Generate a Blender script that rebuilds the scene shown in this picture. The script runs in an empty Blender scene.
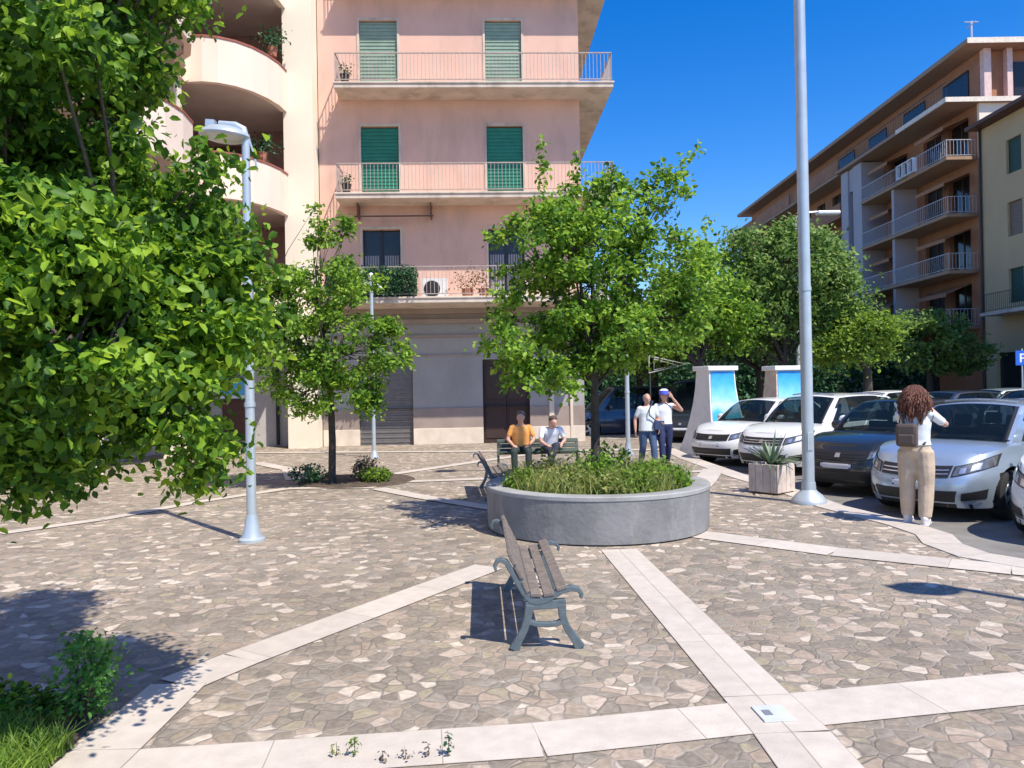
import bpy, bmesh, math, random
import numpy as np
from mathutils import Vector, Matrix, Quaternion
R = math.radians
PI = math.pi
random.seed(7)
S = bpy.context.scene
COL = S.collection

# ------------------------------------------------------------------ camera
EYE, FPX, ROLL, PITCH = 1.7, 760.0, R(1.0), math.atan(4/760)
cam_d = bpy.data.cameras.new('camera'); cam = bpy.data.objects.new('camera', cam_d); COL.objects.link(cam)
cam_d.sensor_width = 36; cam_d.lens = FPX/1024*36; cam_d.clip_start = 0.05; cam_d.clip_end = 2000
_U = Vector((0, -math.sin(PITCH), math.cos(PITCH))); _F = Vector((0, math.cos(PITCH), math.sin(PITCH)))
_r = Vector((1, 0, 0))*math.cos(ROLL) - _U*math.sin(ROLL); _u = Vector((1, 0, 0))*math.sin(ROLL) + _U*math.cos(ROLL)
m3 = Matrix((_r, _u, -_F)).transposed()
cam.matrix_world = Matrix.Translation((0, 0, EYE)) @ m3.to_4x4()
S.camera = cam
def ray(px, py): return _F + _r*((px-512)/FPX) + _u*((384-py)/FPX)
def G(px, py, h=0.0):
    d = ray(px, py); t = (h-EYE)/d.z; return Vector((d.x*t, d.y*t, h))
def W(px, py, Y):
    d = ray(px, py); t = Y/d.y; return Vector((d.x*t, Y, EYE+d.z*t))

# ------------------------------------------------------------------ light
SUN_A, SUN_E = 42.0, 57.0       # shadows run forward and to the left of the camera
to_sun = Vector((math.sin(R(SUN_A))*math.cos(R(SUN_E)), -math.cos(R(SUN_A))*math.cos(R(SUN_E)), math.sin(R(SUN_E))))
sd = bpy.data.lights.new('sun', 'SUN'); sun = bpy.data.objects.new('sun', sd); COL.objects.link(sun)
sd.energy = 4.6; sd.angle = R(0.55); sd.color = (1.0, 0.93, 0.81)
sun.rotation_euler = to_sun.to_track_quat('Z', 'Y').to_euler()
w = bpy.data.worlds.new('World'); S.world = w; w.use_nodes = True
nt = w.node_tree; bg = nt.nodes['Background']
sky = nt.nodes.new('ShaderNodeTexSky'); sky.sky_type = 'NISHITA'; sky.sun_disc = False
sky.sun_elevation = R(SUN_E); sky.sun_rotation = R(180-SUN_A)
sky.air_density = 1.0; sky.dust_density = 0.2; sky.ozone_density = 3.0; sky.altitude = 200
hs = nt.nodes.new('ShaderNodeHueSaturation'); hs.inputs['Hue'].default_value = 0.512; hs.inputs['Value'].default_value = 1.1; hs.inputs['Saturation'].default_value = 1.44
nt.links.new(sky.outputs[0], hs.inputs['Color']); nt.links.new(hs.outputs[0], bg.inputs['Color'])
bg.inputs['Strength'].default_value = 0.142
S.view_settings.view_transform = 'Standard'; S.view_settings.look = 'None'
S.view_settings.exposure = 0.45; S.view_settings.gamma = 1.0
S.render.engine = 'CYCLES'

# ------------------------------------------------------------------ materials
MATS = {}
def mat(name, col, rough=0.7, metal=0.0, var=0.12, scale=6.0, bump=0.0, bscale=None, coat=0.0, spec=0.5,
        stain=None, stain_scale=1.2, stain_amt=0.3, isl=0.0, emit=None):
    if name in MATS: return MATS[name]
    m = bpy.data.materials.new(name); m.use_nodes = True; n = m.node_tree.nodes; l = m.node_tree.links
    p = n['Principled BSDF']; p.inputs['Roughness'].default_value = rough; p.inputs['Metallic'].default_value = metal
    p.inputs['Coat Weight'].default_value = coat; p.inputs['Coat Roughness'].default_value = 0.04
    p.inputs['Specular IOR Level'].default_value = spec
    tc = n.new('ShaderNodeTexCoord'); nz = n.new('ShaderNodeTexNoise'); nz.inputs['Scale'].default_value = scale
    nz.inputs['Detail'].default_value = 5; l.new(tc.outputs['Object'], nz.inputs['Vector'])
    mr = n.new('ShaderNodeMapRange'); mr.inputs[1].default_value = 0.3; mr.inputs[2].default_value = 0.7
    mr.inputs[3].default_value = 1-var; mr.inputs[4].default_value = 1+var; l.new(nz.outputs['Fac'], mr.inputs[0])
    hsv = n.new('ShaderNodeHueSaturation'); hsv.inputs['Color'].default_value = (*col, 1); l.new(mr.outputs[0], hsv.inputs['Value'])
    out = hsv.outputs[0]
    if isl:
        g = n.new('ShaderNodeNewGeometry'); m2 = n.new('ShaderNodeMapRange'); m2.inputs[3].default_value = 1-isl; m2.inputs[4].default_value = 1+isl
        l.new(g.outputs['Random Per Island'], m2.inputs[0])
        h2 = n.new('ShaderNodeHueSaturation'); l.new(out, h2.inputs['Color']); l.new(m2.outputs[0], h2.inputs['Value']); out = h2.outputs[0]
    if stain:
        n2 = n.new('ShaderNodeTexNoise'); n2.inputs['Scale'].default_value = stain_scale; n2.inputs['Detail'].default_value = 7; n2.inputs['Roughness'].default_value = 0.65
        mp = n.new('ShaderNodeMapping'); mp.inputs['Scale'].default_value = (1, 1, 0.35); l.new(tc.outputs['Object'], mp.inputs[0]); l.new(mp.outputs[0], n2.inputs['Vector'])
        r2 = n.new('ShaderNodeMapRange'); r2.inputs[1].default_value = 0.5; r2.inputs[2].default_value = 0.75; r2.inputs[4].default_value = stain_amt
        l.new(n2.outputs['Fac'], r2.inputs[0]); mx = n.new('ShaderNodeMix'); mx.data_type = 'RGBA'
        l.new(r2.outputs[0], mx.inputs['Factor']); l.new(out, mx.inputs[6]); mx.inputs[7].default_value = (*stain, 1); out = mx.outputs[2]
    l.new(out, p.inputs['Base Color'])
    if bump:
        nb = n.new('ShaderNodeTexNoise'); nb.inputs['Scale'].default_value = bscale or scale*8; nb.inputs['Detail'].default_value = 4
        l.new(tc.outputs['Object'], nb.inputs['Vector']); b = n.new('ShaderNodeBump'); b.inputs['Strength'].default_value = bump; b.inputs['Distance'].default_value = 0.02
        l.new(nb.outputs['Fac'], b.inputs['Height']); l.new(b.outputs[0], p.inputs['Normal'])
    if emit: p.inputs['Emission Color'].default_value = (*emit, 1); p.inputs['Emission Strength'].default_value = 1
    MATS[name] = m; return m
def leaf_mat(name, dark, mid, light, trans=0.35):
    m = bpy.data.materials.new(name); m.use_nodes = True; n = m.node_tree.nodes; l = m.node_tree.links
    p = n['Principled BSDF']; p.inputs['Roughness'].default_value = 0.5; p.inputs['Specular IOR Level'].default_value = 0.35
    g = n.new('ShaderNodeNewGeometry'); cr = n.new('ShaderNodeValToRGB'); e = cr.color_ramp.elements
    e[0].position = 0.0; e[0].color = (*dark, 1); e[1].position = 1.0; e[1].color = (*light, 1)
    k = e.new(0.55); k.color = (*mid, 1)
    tc = n.new('ShaderNodeTexCoord'); nz = n.new('ShaderNodeTexNoise'); nz.inputs['Scale'].default_value = 1.6; l.new(tc.outputs['Object'], nz.inputs['Vector'])
    ad = n.new('ShaderNodeMath'); ad.operation = 'MULTIPLY_ADD'; l.new(nz.outputs['Fac'], ad.inputs[0]); ad.inputs[1].default_value = 1.3; ad.inputs[2].default_value = -0.62
    a2 = n.new('ShaderNodeMath'); a2.operation = 'ADD'; l.new(ad.outputs[0], a2.inputs[0]); l.new(g.outputs['Random Per Island'], a2.inputs[1]); a2.use_clamp = True
    l.new(a2.outputs[0], cr.inputs[0])
    l.new(cr.outputs[0], p.inputs['Base Color'])
    t = n.new('ShaderNodeBsdfTranslucent'); h = n.new('ShaderNodeHueSaturation'); h.inputs['Hue'].default_value = 0.485; h.inputs['Value'].default_value = 1.7
    l.new(cr.outputs[0], h.inputs['Color']); l.new(h.outputs[0], t.inputs['Color'])
    mx = n.new('ShaderNodeMixShader'); mx.inputs[0].default_value = trans; l.new(p.outputs[0], mx.inputs[1]); l.new(t.outputs[0], mx.inputs[2])
    l.new(mx.outputs[0], n['Material Output'].inputs['Surface']); MATS[name] = m; return m

def paving_mat():
    m = bpy.data.materials.new('crazy_paving'); m.use_nodes = True; n = m.node_tree.nodes; l = m.node_tree.links
    p = n['Principled BSDF']; p.inputs['Roughness'].default_value = 0.75; p.inputs['Specular IOR Level'].default_value = 0.3
    tc = n.new('ShaderNodeTexCoord'); nz = n.new('ShaderNodeTexNoise'); nz.inputs['Scale'].default_value = 3.2; nz.inputs['Detail'].default_value = 2
    l.new(tc.outputs['Object'], nz.inputs['Vector'])
    sb = n.new('ShaderNodeVectorMath'); sb.operation = 'MULTIPLY_ADD'; l.new(nz.outputs['Color'], sb.inputs[0]); sb.inputs[1].default_value = (0.16, 0.16, 0); l.new(tc.outputs['Object'], sb.inputs[2])
    fl = n.new('ShaderNodeVectorMath'); fl.operation = 'MULTIPLY'; l.new(sb.outputs[0], fl.inputs[0]); fl.inputs[1].default_value = (1, 1, 0)
    v = n.new('ShaderNodeTexVoronoi'); v.inputs['Scale'].default_value = 9.4; l.new(fl.outputs[0], v.inputs['Vector'])
    ve = n.new('ShaderNodeTexVoronoi'); ve.feature = 'DISTANCE_TO_EDGE'; ve.inputs['Scale'].default_value = 9.4; l.new(fl.outputs[0], ve.inputs['Vector'])
    sp = n.new('ShaderNodeSeparateColor'); l.new(v.outputs['Color'], sp.inputs[0])
    cr = n.new('ShaderNodeValToRGB'); cr.color_ramp.interpolation = 'CONSTANT'; e = cr.color_ramp.elements
    cols = [(0, (.22, .19, .157)), (.13, (.285, .242, .192)), (.27, (.25, .217, .18)), (.40, (.325, .268, .216)), (.5, (.27, .232, .19)), (.59, (.37, .302, .246)), (.69, (.29, .257, .216)), (.77, (.43, .362, .30)), (.87, (.54, .47, .395)), (.94, (.32, .278, .21))]
    e[0].color = (*cols[0][1], 1); e[1].position = cols[1][0]; e[1].color = (*cols[1][1], 1)
    for q, c in cols[2:]: k = e.new(q); k.color = (*c, 1)
    l.new(sp.outputs[0], cr.inputs[0])
    # large worn zones
    nb = n.new('ShaderNodeTexNoise'); nb.inputs['Scale'].default_value = 0.35; nb.inputs['Detail'].default_value = 4; l.new(tc.outputs['Object'], nb.inputs['Vector'])
    mr = n.new('ShaderNodeMapRange'); mr.inputs[1].default_value = .3; mr.inputs[2].default_value = .7; mr.inputs[3].default_value = .86; mr.inputs[4].default_value = 1.18; l.new(nb.outputs['Fac'], mr.inputs[0])
    nf = n.new('ShaderNodeTexNoise'); nf.inputs['Scale'].default_value = 26; nf.inputs['Detail'].default_value = 5; l.new(tc.outputs['Object'], nf.inputs['Vector'])
    m2 = n.new('ShaderNodeMapRange'); m2.inputs[1].default_value = .3; m2.inputs[2].default_value = .7; m2.inputs[3].default_value = .8; m2.inputs[4].default_value = 1.2; l.new(nf.outputs['Fac'], m2.inputs[0])
    mm = n.new('ShaderNodeMath'); mm.operation = 'MULTIPLY'; l.new(mr.outputs[0], mm.inputs[0]); l.new(m2.outputs[0], mm.inputs[1])
    h = n.new('ShaderNodeHueSaturation'); h.inputs['Saturation'].default_value = 1.18; l.new(cr.outputs[0], h.inputs['Color']); l.new(mm.outputs[0], h.inputs['Value'])
    ed = n.new('ShaderNodeMapRange'); ed.inputs[1].default_value = 0.0; ed.inputs[2].default_value = 0.08; l.new(ve.outputs['Distance'], ed.inputs[0])
    mo = n.new('ShaderNodeMix'); mo.data_type = 'RGBA'; l.new(ed.outputs[0], mo.inputs['Factor']); l.new(h.outputs[0], mo.inputs[7])
    # some joints are dirty
    nd = n.new('ShaderNodeTexNoise'); nd.inputs['Scale'].default_value = 2.2; l.new(tc.outputs['Object'], nd.inputs['Vector'])
    rd = n.new('ShaderNodeMapRange'); rd.inputs[1].default_value = .42; rd.inputs[2].default_value = .6; l.new(nd.outputs['Fac'], rd.inputs[0])
    md = n.new('ShaderNodeMix'); md.data_type = 'RGBA'; l.new(rd.outputs[0], md.inputs['Factor']); md.inputs[6].default_value = (.33, .285, .24, 1); md.inputs[7].default_value = (.20, .175, .148, 1)
    l.new(md.outputs[2], mo.inputs[6])
    l.new(mo.outputs[2], p.inputs['Base Color'])
    b = n.new('ShaderNodeBump'); b.inputs['Strength'].default_value = 0.5; b.inputs['Distance'].default_value = 0.012
    ab = n.new('ShaderNodeMath'); ab.operation = 'MULTIPLY_ADD'; l.new(nf.outputs['Fac'], ab.inputs[0]); ab.inputs[1].default_value = .6; l.new(ed.outputs[0], ab.inputs[2])
    l.new(ab.outputs[0], b.inputs['Height']); l.new(b.outputs[0], p.inputs['Normal'])
    return m
M_PAVE = paving_mat()
M_TRAV = mat('travertine', (.56, .495, .425), .6, var=.08, scale=9, bump=.15, isl=.07, stain=(.42, .36, .30), stain_scale=1.5, stain_amt=.5)
M_JOINT = mat('dark_joint', (.12, .10, .085), .9)
M_ASPH = mat('asphalt', (.20, .19, .175), .85, var=.25, scale=3, bump=.4, bscale=90)
M_SOIL = mat('soil', (.09, .065, .045), .95, var=.4, scale=8, bump=.8, bscale=30)
M_PINK = mat('pink_plaster', (.75, .475, .37), .85, var=.08, scale=.8, bump=.15, bscale=40, stain=(.46, .31, .25), stain_scale=1.1, stain_amt=.65)
M_CREAM = mat('cream_plaster', (.86, .76, .60), .85, var=.04, scale=1, bump=.08, bscale=50, stain=(.6, .5, .38), stain_scale=.7, stain_amt=.2)
M_PARAPET = mat('pale_pink_plaster', (.84, .68, .56), .85, var=.04, scale=1, bump=.08, bscale=50, stain=(.62, .48, .38), stain_scale=.8, stain_amt=.2)
M_SLAB = mat('balcony_concrete', (.66, .55, .45), .85, var=.12, scale=2, bump=.15, stain=(.22, .16, .12), stain_scale=1.6, stain_amt=.65)
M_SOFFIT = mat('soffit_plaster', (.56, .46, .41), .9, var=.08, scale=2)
M_GREEN = mat('green_shutter', (.015, .21, .13), .55, var=.1, scale=4)
M_GREYSH = mat('grey_green_shutter', (.27, .38, .29), .6, var=.1, scale=4)
M_DARKIN = mat('dark_interior', (.03, .025, .025), .8)
M_GLASS = mat('window_glass', (.03, .03, .03), .12, var=.1, spec=.4)
M_IRON = mat('railing_iron', (.42, .34, .30), .6, var=.2, scale=12)
M_GREYWALL = mat('grey_render', (.36, .345, .335), .85, var=.08, scale=1.2, stain=(.22, .19, .17), stain_scale=.8, stain_amt=.4)
M_BASE = mat('stone_base', (.72, .62, .50), .7, var=.1, scale=3, bump=.1, stain=(.45, .36, .28), stain_scale=2, stain_amt=.4)
M_BAND = mat('brown_stone_band', (.34, .27, .23), .8, var=.1, scale=2, stain=(.22, .16, .12), stain_scale=1.5, stain_amt=.4)
M_ROLL = mat('roller_shutter', (.20, .185, .18), .55, metal=.3, var=.1)
M_TILE = mat('red_coping', (.30, .09, .06), .7, var=.15)
M_BROWN = mat('brown_shutter', (.11, .045, .035), .6, var=.15)
M_POLE = mat('galvanised_paint', (.50, .56, .60), .38, metal=.35, var=.07, scale=5, stain=(.36, .38, .38), stain_scale=3, stain_amt=.35)
M_LENS = mat('lamp_lens', (.55, .55, .5), .25)
M_CONC = mat('grey_planter_concrete', (.215, .213, .215), .75, var=.18, scale=2.5, bump=.35, stain=(.40, .38, .35), stain_scale=3.5, stain_amt=.7)
M_CONCR = mat('planter_rim', (.34, .34, .335), .75, var=.12, scale=5, bump=.2, stain=(.2, .19, .17), stain_scale=2.5, stain_amt=.5)
M_BFRAME = mat('grey_cast_iron', (.13, .165, .185), .42, metal=.3, var=.15, scale=20, bump=.1)
M_WOOD = mat('weathered_slats', (.20, .165, .14), .75, var=.25, scale=14, bump=.3, bscale=60, isl=.12)
M_BARK = mat('bark', (.11, .085, .065), .9, var=.3, scale=14, bump=.8, bscale=40)
M_BARKD = mat('dark_bark', (.06, .048, .04), .9, var=.3, scale=14, bump=.8, bscale=40)
M_RUBBER = mat('tyre_rubber', (.02, .02, .021), .8)
M_RIM = mat('alloy_rim', (.6, .62, .64), .3, metal=.85)
M_CARGLASS = mat('car_glass', (.012, .02, .028), .06, var=.05, spec=.5)
def see_through():
    m = bpy.data.materials.new('car_glass_clear'); m.use_nodes = True; n = m.node_tree.nodes; l = m.node_tree.links; p = n['Principled BSDF']
    p.inputs['Base Color'].default_value = (.012, .02, .026, 1); p.inputs['Roughness'].default_value = .05; p.inputs['Specular IOR Level'].default_value = .6
    t = n.new('ShaderNodeBsdfTransparent'); t.inputs['Color'].default_value = (.62, .72, .72, 1); mx = n.new('ShaderNodeMixShader'); mx.inputs[0].default_value = .62
    l.new(p.outputs[0], mx.inputs[1]); l.new(t.outputs[0], mx.inputs[2]); l.new(mx.outputs[0], n['Material Output'].inputs['Surface']); return m
M_CARGLASS = see_through()
M_SEAT = mat('seat_fabric', (.06, .062, .068), .9)
M_BLKPL = mat('black_plastic', (.018, .018, .02), .5)
M_CHROME = mat('chrome', (.62, .63, .65), .25, metal=.8)
M_HLAMP = mat('headlamp_glass', (.16, .17, .18), .2, metal=.3, coat=.6, var=.35, scale=12)
M_PLATE = mat('number_plate', (.75, .75, .75), .4)
M_PLBLUE = mat('plate_blue', (.02, .06, .4), .4)
M_CUT = mat('wheel_well', (.01, .01, .01), .9)
M_SKIN = mat('skin', (.55, .30, .21), .55, var=.06)
M_KIOSK = mat('kiosk_plaster', (.78, .77, .74), .6, var=.05)
M_BOXW = mat('weathered_planter_board', (.60, .51, .44), .8, var=.15, scale=10, bump=.3, isl=.1)
L_NEAR = leaf_mat('leaf_near', (.028, .08, .012), (.09, .21, .02), (.30, .47, .04), .44)
L_MID = leaf_mat('leaf_mid', (.045, .12, .016), (.14, .28, .03), (.33, .50, .06), .42)
L_FAR = leaf_mat('leaf_far', (.06, .13, .03), (.15, .26, .06), (.27, .39, .11), .42)
L_YEL = leaf_mat('leaf_light', (.06, .13, .02), (.16, .27, .035), (.30, .44, .06), .4)
L_WEED = leaf_mat('leaf_weed', (.10, .16, .035), (.22, .29, .065), (.50, .46, .18), .35)
L_AGAVE = leaf_mat('leaf_agave', (.10, .16, .10), (.17, .25, .15), (.32, .40, .26), .1)
L_HEDGE = leaf_mat('leaf_hedge', (.02, .06, .03), (.04, .12, .05), (.08, .2, .08), .2)

# ------------------------------------------------------------------ builders
class MB:
    def __init__(s): s.v = []; s.f = []; s.m = []
    def add(s, vs, fs, mi=0):
        o = len(s.v); s.v += [tuple(v) for v in vs]; s.f += [tuple(o+i for i in f) for f in fs]; s.m += [mi]*len(fs)
    def box(s, x0, x1, y0, y1, z0, z1, M=None, mi=0):
        vs = [Vector((x, y, z)) for z in (z0, z1) for y in (y0, y1) for x in (x0, x1)]
        if M is not None: vs = [M @ v for v in vs]
        s.add(vs, [(0, 2, 3, 1), (4, 5, 7, 6), (0, 1, 5, 4), (1, 3, 7, 5), (3, 2, 6, 7), (2, 0, 4, 6)], mi)
    def quad(s, a, b, c, d, mi=0): s.add([a, b, c, d], [(0, 1, 2, 3)], mi)
    def tube(s, pts, r, n=8, caps=True, mi=0, flat=1.0):
        pts = [Vector(p) for p in pts]; rs = r if isinstance(r, (list, tuple)) else [r]*len(pts)
        vs = []; ref = None
        for i, p in enumerate(pts):
            t = (pts[min(i+1, len(pts)-1)]-pts[max(i-1, 0)]).normalized()
            if ref is None: ref = Vector((0, 0, 1)) if abs(t.z) < .9 else Vector((1, 0, 0))
            a = (ref-t*ref.dot(t)).normalized(); b = t.cross(a); ref = a
            for k in range(n):
                th = 2*PI*k/n; vs.append(p + a*math.cos(th)*rs[i] + b*math.sin(th)*rs[i]*flat)
        fs = [(i*n+k, i*n+(k+1) % n, (i+1)*n+(k+1) % n, (i+1)*n+k) for i in range(len(pts)-1) for k in range(n)]
        if caps: fs += [tuple(reversed(range(n))), tuple((len(pts)-1)*n+k for k in range(n))]
        s.add(vs, fs, mi)
    def lathe(s, prof, n=24, c=(0, 0, 0), mi=0, M=None, cap=True):
        vs = []
        for r, z in prof:
            for k in range(n):
                v = Vector((r*math.cos(2*PI*k/n), r*math.sin(2*PI*k/n), z)); v = (M @ v) if M is not None else v
                vs.append(v+Vector(c))
        fs = [(i*n+k, i*n+(k+1) % n, (i+1)*n+(k+1) % n, (i+1)*n+k) for i in range(len(prof)-1) for k in range(n)]
        if cap: fs += [tuple(reversed(range(n))), tuple((len(prof)-1)*n+k for k in range(n))]
        s.add(vs, fs, mi)
    def prism(s, poly, z0, z1, mi=0, M=None):
        n = len(poly); vs = [Vector((x, y, z0)) for x, y in poly]+[Vector((x, y, z1)) for x, y in poly]
        if M is not None: vs = [M @ v for v in vs]
        s.add(vs, [tuple(reversed(range(n))), tuple(range(n, 2*n))]+[(i, (i+1) % n, n+(i+1) % n, n+i) for i in range(n)], mi)
    def ribbon(s, pts, w, y0, y1, mi=0):
        """stroke of width w along a polyline in the local x-z plane, thick from y0 to y1"""
        P = [Vector((a, b)) for a, b in pts]; n = len(P); ws = w if isinstance(w, (list, tuple)) else [w]*n; L = []; Rr = []
        for i, p in enumerate(P):
            t = (P[min(i+1, n-1)]-P[max(i-1, 0)]).normalized(); q = Vector((-t.y, t.x))*ws[i]/2; L.append(p+q); Rr.append(p-q)
        vs = [(v.x, y, v.y) for y in (y0, y1) for v in L+Rr]; o = 2*n; fs = []
        for i in range(n-1):
            fs += [(i, i+1, n+i+1, n+i), (o+i, o+n+i, o+n+i+1, o+i+1), (i, o+i, o+i+1, i+1), (n+i, n+i+1, o+n+i+1, o+n+i)]
        fs += [(0, n, o+n, o), (n-1, o+n-1, o+2*n-1, 2*n-1)]
        s.add(vs, fs, mi)
    def build(s, name, mats, parent=None, smooth=False, bevel=0, kind=None):
        me = bpy.data.meshes.new(name); me.from_pydata(s.v, [], s.f)
        for m in (mats if isinstance(mats, (list, tuple)) else [mats]): me.materials.append(m)
        me.polygons.foreach_set('material_index', s.m)
        bm = bmesh.new(); bm.from_mesh(me); bmesh.ops.recalc_face_normals(bm, faces=bm.faces); bm.to_mesh(me); bm.free()
        if smooth: me.shade_smooth(); me.set_sharp_from_angle(angle=R(smooth if smooth > 1 else 40))
        o = bpy.data.objects.new(name, me); COL.objects.link(o)
        if parent: o.parent = parent
        if bevel:
            b = o.modifiers.new('bevel', 'BEVEL'); b.width = bevel; b.segments = 2; b.limit_method = 'ANGLE'; b.angle_limit = R(50)
        if kind: o['kind'] = kind
        return o
def tag(o, label=None, cat=None, group=None, kind=None):
    if label: o['label'] = label
    if cat: o['category'] = cat
    if group: o['group'] = group
    if kind: o['kind'] = kind
    return o
def empty(name, loc=(0, 0, 0), rz=0, label=None, cat=None, group=None):
    o = bpy.data.objects.new(name, None); COL.objects.link(o); o.location = loc; o.rotation_euler = (0, 0, rz)
    o.empty_display_size = .2
    return tag(o, label, cat, group)
def kids(o): return [c for c in COL.objects if c.parent == o]
def copy_tree(o, parent=None):
    c = o.copy(); COL.objects.link(c)
    if parent: c.parent = parent
    for ch in kids(o): copy_tree(ch, c)
    return c
def retag(o, label, loc=None, rz=None):
    o['label'] = label
    if loc is not None: o.location = loc
    if rz is not None: o.rotation_euler = (0, 0, rz)
    return o

# ------------------------------------------------------------------ leaves
def leaves(name, centers, sizes, m, parent=None, up=.75, droop=.3, seed=1, aspect=.62):
    rg = np.random.default_rng(seed); c = np.asarray(centers); N = len(c)
    nrm = rg.normal(size=(N, 3))*.7; nrm[:, 2] += up; nrm /= np.linalg.norm(nrm, axis=1)[:, None]
    d = rg.normal(size=(N, 3)); d[:, 2] -= droop*2; d -= nrm*(d*nrm).sum(1)[:, None]; d /= np.linalg.norm(d, axis=1)[:, None]
    s = np.cross(nrm, d); L = np.asarray(sizes)[:, None]*np.ones((N, 1)); wd = L*aspect
    P = lambda a, b, h: c+d*L*a+s*wd*b+nrm*L*h
    V = np.stack([P(0, 0, 0), P(.28, .5, .10), P(.65, .42, .06), P(1, 0, -.10), P(.65, -.42, .06), P(.28, -.5, .10)], 1).reshape(-1, 3)
    b = np.arange(N)[:, None]*6
    F = np.concatenate([b+np.array([0, 3, 2, 1]), b+np.array([0, 5, 4, 3])], 1).reshape(-1)
    me = bpy.data.meshes.new(name); me.vertices.add(N*6); me.vertices.foreach_set('co', V.reshape(-1))
    me.loops.add(len(F)); me.loops.foreach_set('vertex_index', F.astype(np.int32)); me.polygons.add(N*2)
    me.polygons.foreach_set('loop_start', np.arange(N*2, dtype=np.int32)*4); me.update(calc_edges=True)
    me.materials.append(m); o = bpy.data.objects.new(name, me); COL.objects.link(o)
    if parent: o.parent = parent
    return o
def sample_ellipsoid(rg, c, r, n, shell=.55):
    d = rg.normal(size=(n, 3)); d /= np.linalg.norm(d, axis=1)[:, None]; u = rg.uniform(shell**3, 1, size=(n, 1))**(1/3)
    return np.asarray(c)+d*u*np.asarray(r)
def tree(name, base, fork_h, trunk_r, blobs, nclump, nleaf, clump_r, leaf, lm, bark, label, cat='tree', group=None, seed=1, top=None, shoots=(), droop=.3, lean=(0, 0)):
    """blobs: (x,y,z,rx,ry,rz) in world space, weight by volume"""
    rg = np.random.default_rng(seed); base = Vector(base)
    root = empty(name, base, 0, label, cat, group)
    vol = np.array([b[3]*b[4]*b[5] for b in blobs])**.75; vol /= vol.sum(); ends = []
    for b, v in zip(blobs, vol): ends.append(sample_ellipsoid(rg, b[:3], [b[3]*.92, b[4]*.92, b[5]*.92], max(2, int(round(nclump*v))), .45))
    ends = np.concatenate(ends)-np.array(base)
    ctr = np.average(ends, axis=0); topz = top if top else ends[:, 2].max()*.8
    tr = MB(); fk = Vector((lean[0], lean[1], fork_h))
    main = [Vector((0, 0, -.05)), Vector((0, 0, .12)), fk*.5+Vector((rg.uniform(-.03, .03), 0, 0)), fk, Vector((ctr[0]*.5+fk.x*.5, ctr[1]*.5+fk.y*.5, (fork_h+topz)/2)), Vector((ctr[0], ctr[1], topz))]
    tr.tube(main, [trunk_r*1.35, trunk_r*1.08, trunk_r, trunk_r*.9, trunk_r*.5, trunk_r*.12], 10)
    nl = max(4, min(14, nclump//8)); idx = rg.choice(len(ends), nl, replace=False); limbs = []
    for i in idx:
        e = Vector(ends[i]); t = rg.uniform(0, .6); s = fk.lerp(main[4], t); mid = s.lerp(e, .5)+Vector((0, 0, rg.uniform(-.02, .12)*(e-s).length))
        tr.tube([s, s.lerp(mid, .5)+Vector(rg.normal(size=3)*.02), mid, e], [trunk_r*.5, trunk_r*.4, trunk_r*.28, trunk_r*.08], 6)
        limbs += [s.lerp(mid, .6), mid, mid.lerp(e, .5)]
    LA = np.array([tuple(v) for v in limbs])
    for e in ends:
        k = np.argmin(((LA-e)**2).sum(1)); s = Vector(LA[k]); e = Vector(e); mid = s.lerp(e, .5)+Vector(rg.normal(size=3)*.04)
        tr.tube([s, mid, e], [trunk_r*.16, trunk_r*.1, trunk_r*.04], 4, caps=False)
    for s in shoots: pass
    tr.build('trunk', bark, root, smooth=50)
    C = []
    per = max(3, int(nleaf/len(ends)))
    for e in ends:
        r = clump_r*rg.uniform(.6, 1.25); k = int(per*rg.uniform(.6, 1.4)); C.append(e+rg.normal(size=(k, 3))*np.array([r, r, r*.7])*.55)
    for (p0, p1, n, r) in shoots:
        p0 = np.array(p0)-np.array(base); p1 = np.array(p1)-np.array(base); t = rg.uniform(0, 1, size=(n, 1)); C.append(p0+(p1-p0)*t+rg.normal(size=(n, 3))*r*(1-.4*t))
    C = np.concatenate(C); sz = leaf*rg.uniform(.45, 1.4, size=len(C))
    leaves('crown', C, sz, lm, root, seed=seed+5, droop=droop)
    return root
def pxblob(cx, cy, rx, ry, Y, rd):
    p = W(cx, cy, Y); k = Y/FPX; return (p.x, p.y, p.z, rx*k, rd, ry*k)

# ================================================================== GROUND
KERB = [(4.55, 60), (4.43, 23.7), (4.2, 17.6), (4.3, 14.2), (4.5, 11.86), (4.5, 10.4), (4.76, 9.05), (4.78, 8.35), (4.6, 7.85), (4.6, 7.4), (4.85, 7.0), (5.6, 6.4), (7.0, 5.7), (7.6, 4.5), (7.6, -8)]
g = MB(); g.quad((-300, -300, -.13), (300, -300, -.13), (300, 1200, -.13), (-300, 1200, -.13)); g.build('road', M_ASPH, kind='structure')
pl = MB(); poly = KERB+[(-40, -8), (-40, 60)]; n = len(poly)
pl.add([(x, y, 0) for x, y in poly], [tuple(reversed(range(n)))]); pl.build('plaza_paving', M_PAVE, kind='structure')
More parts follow.
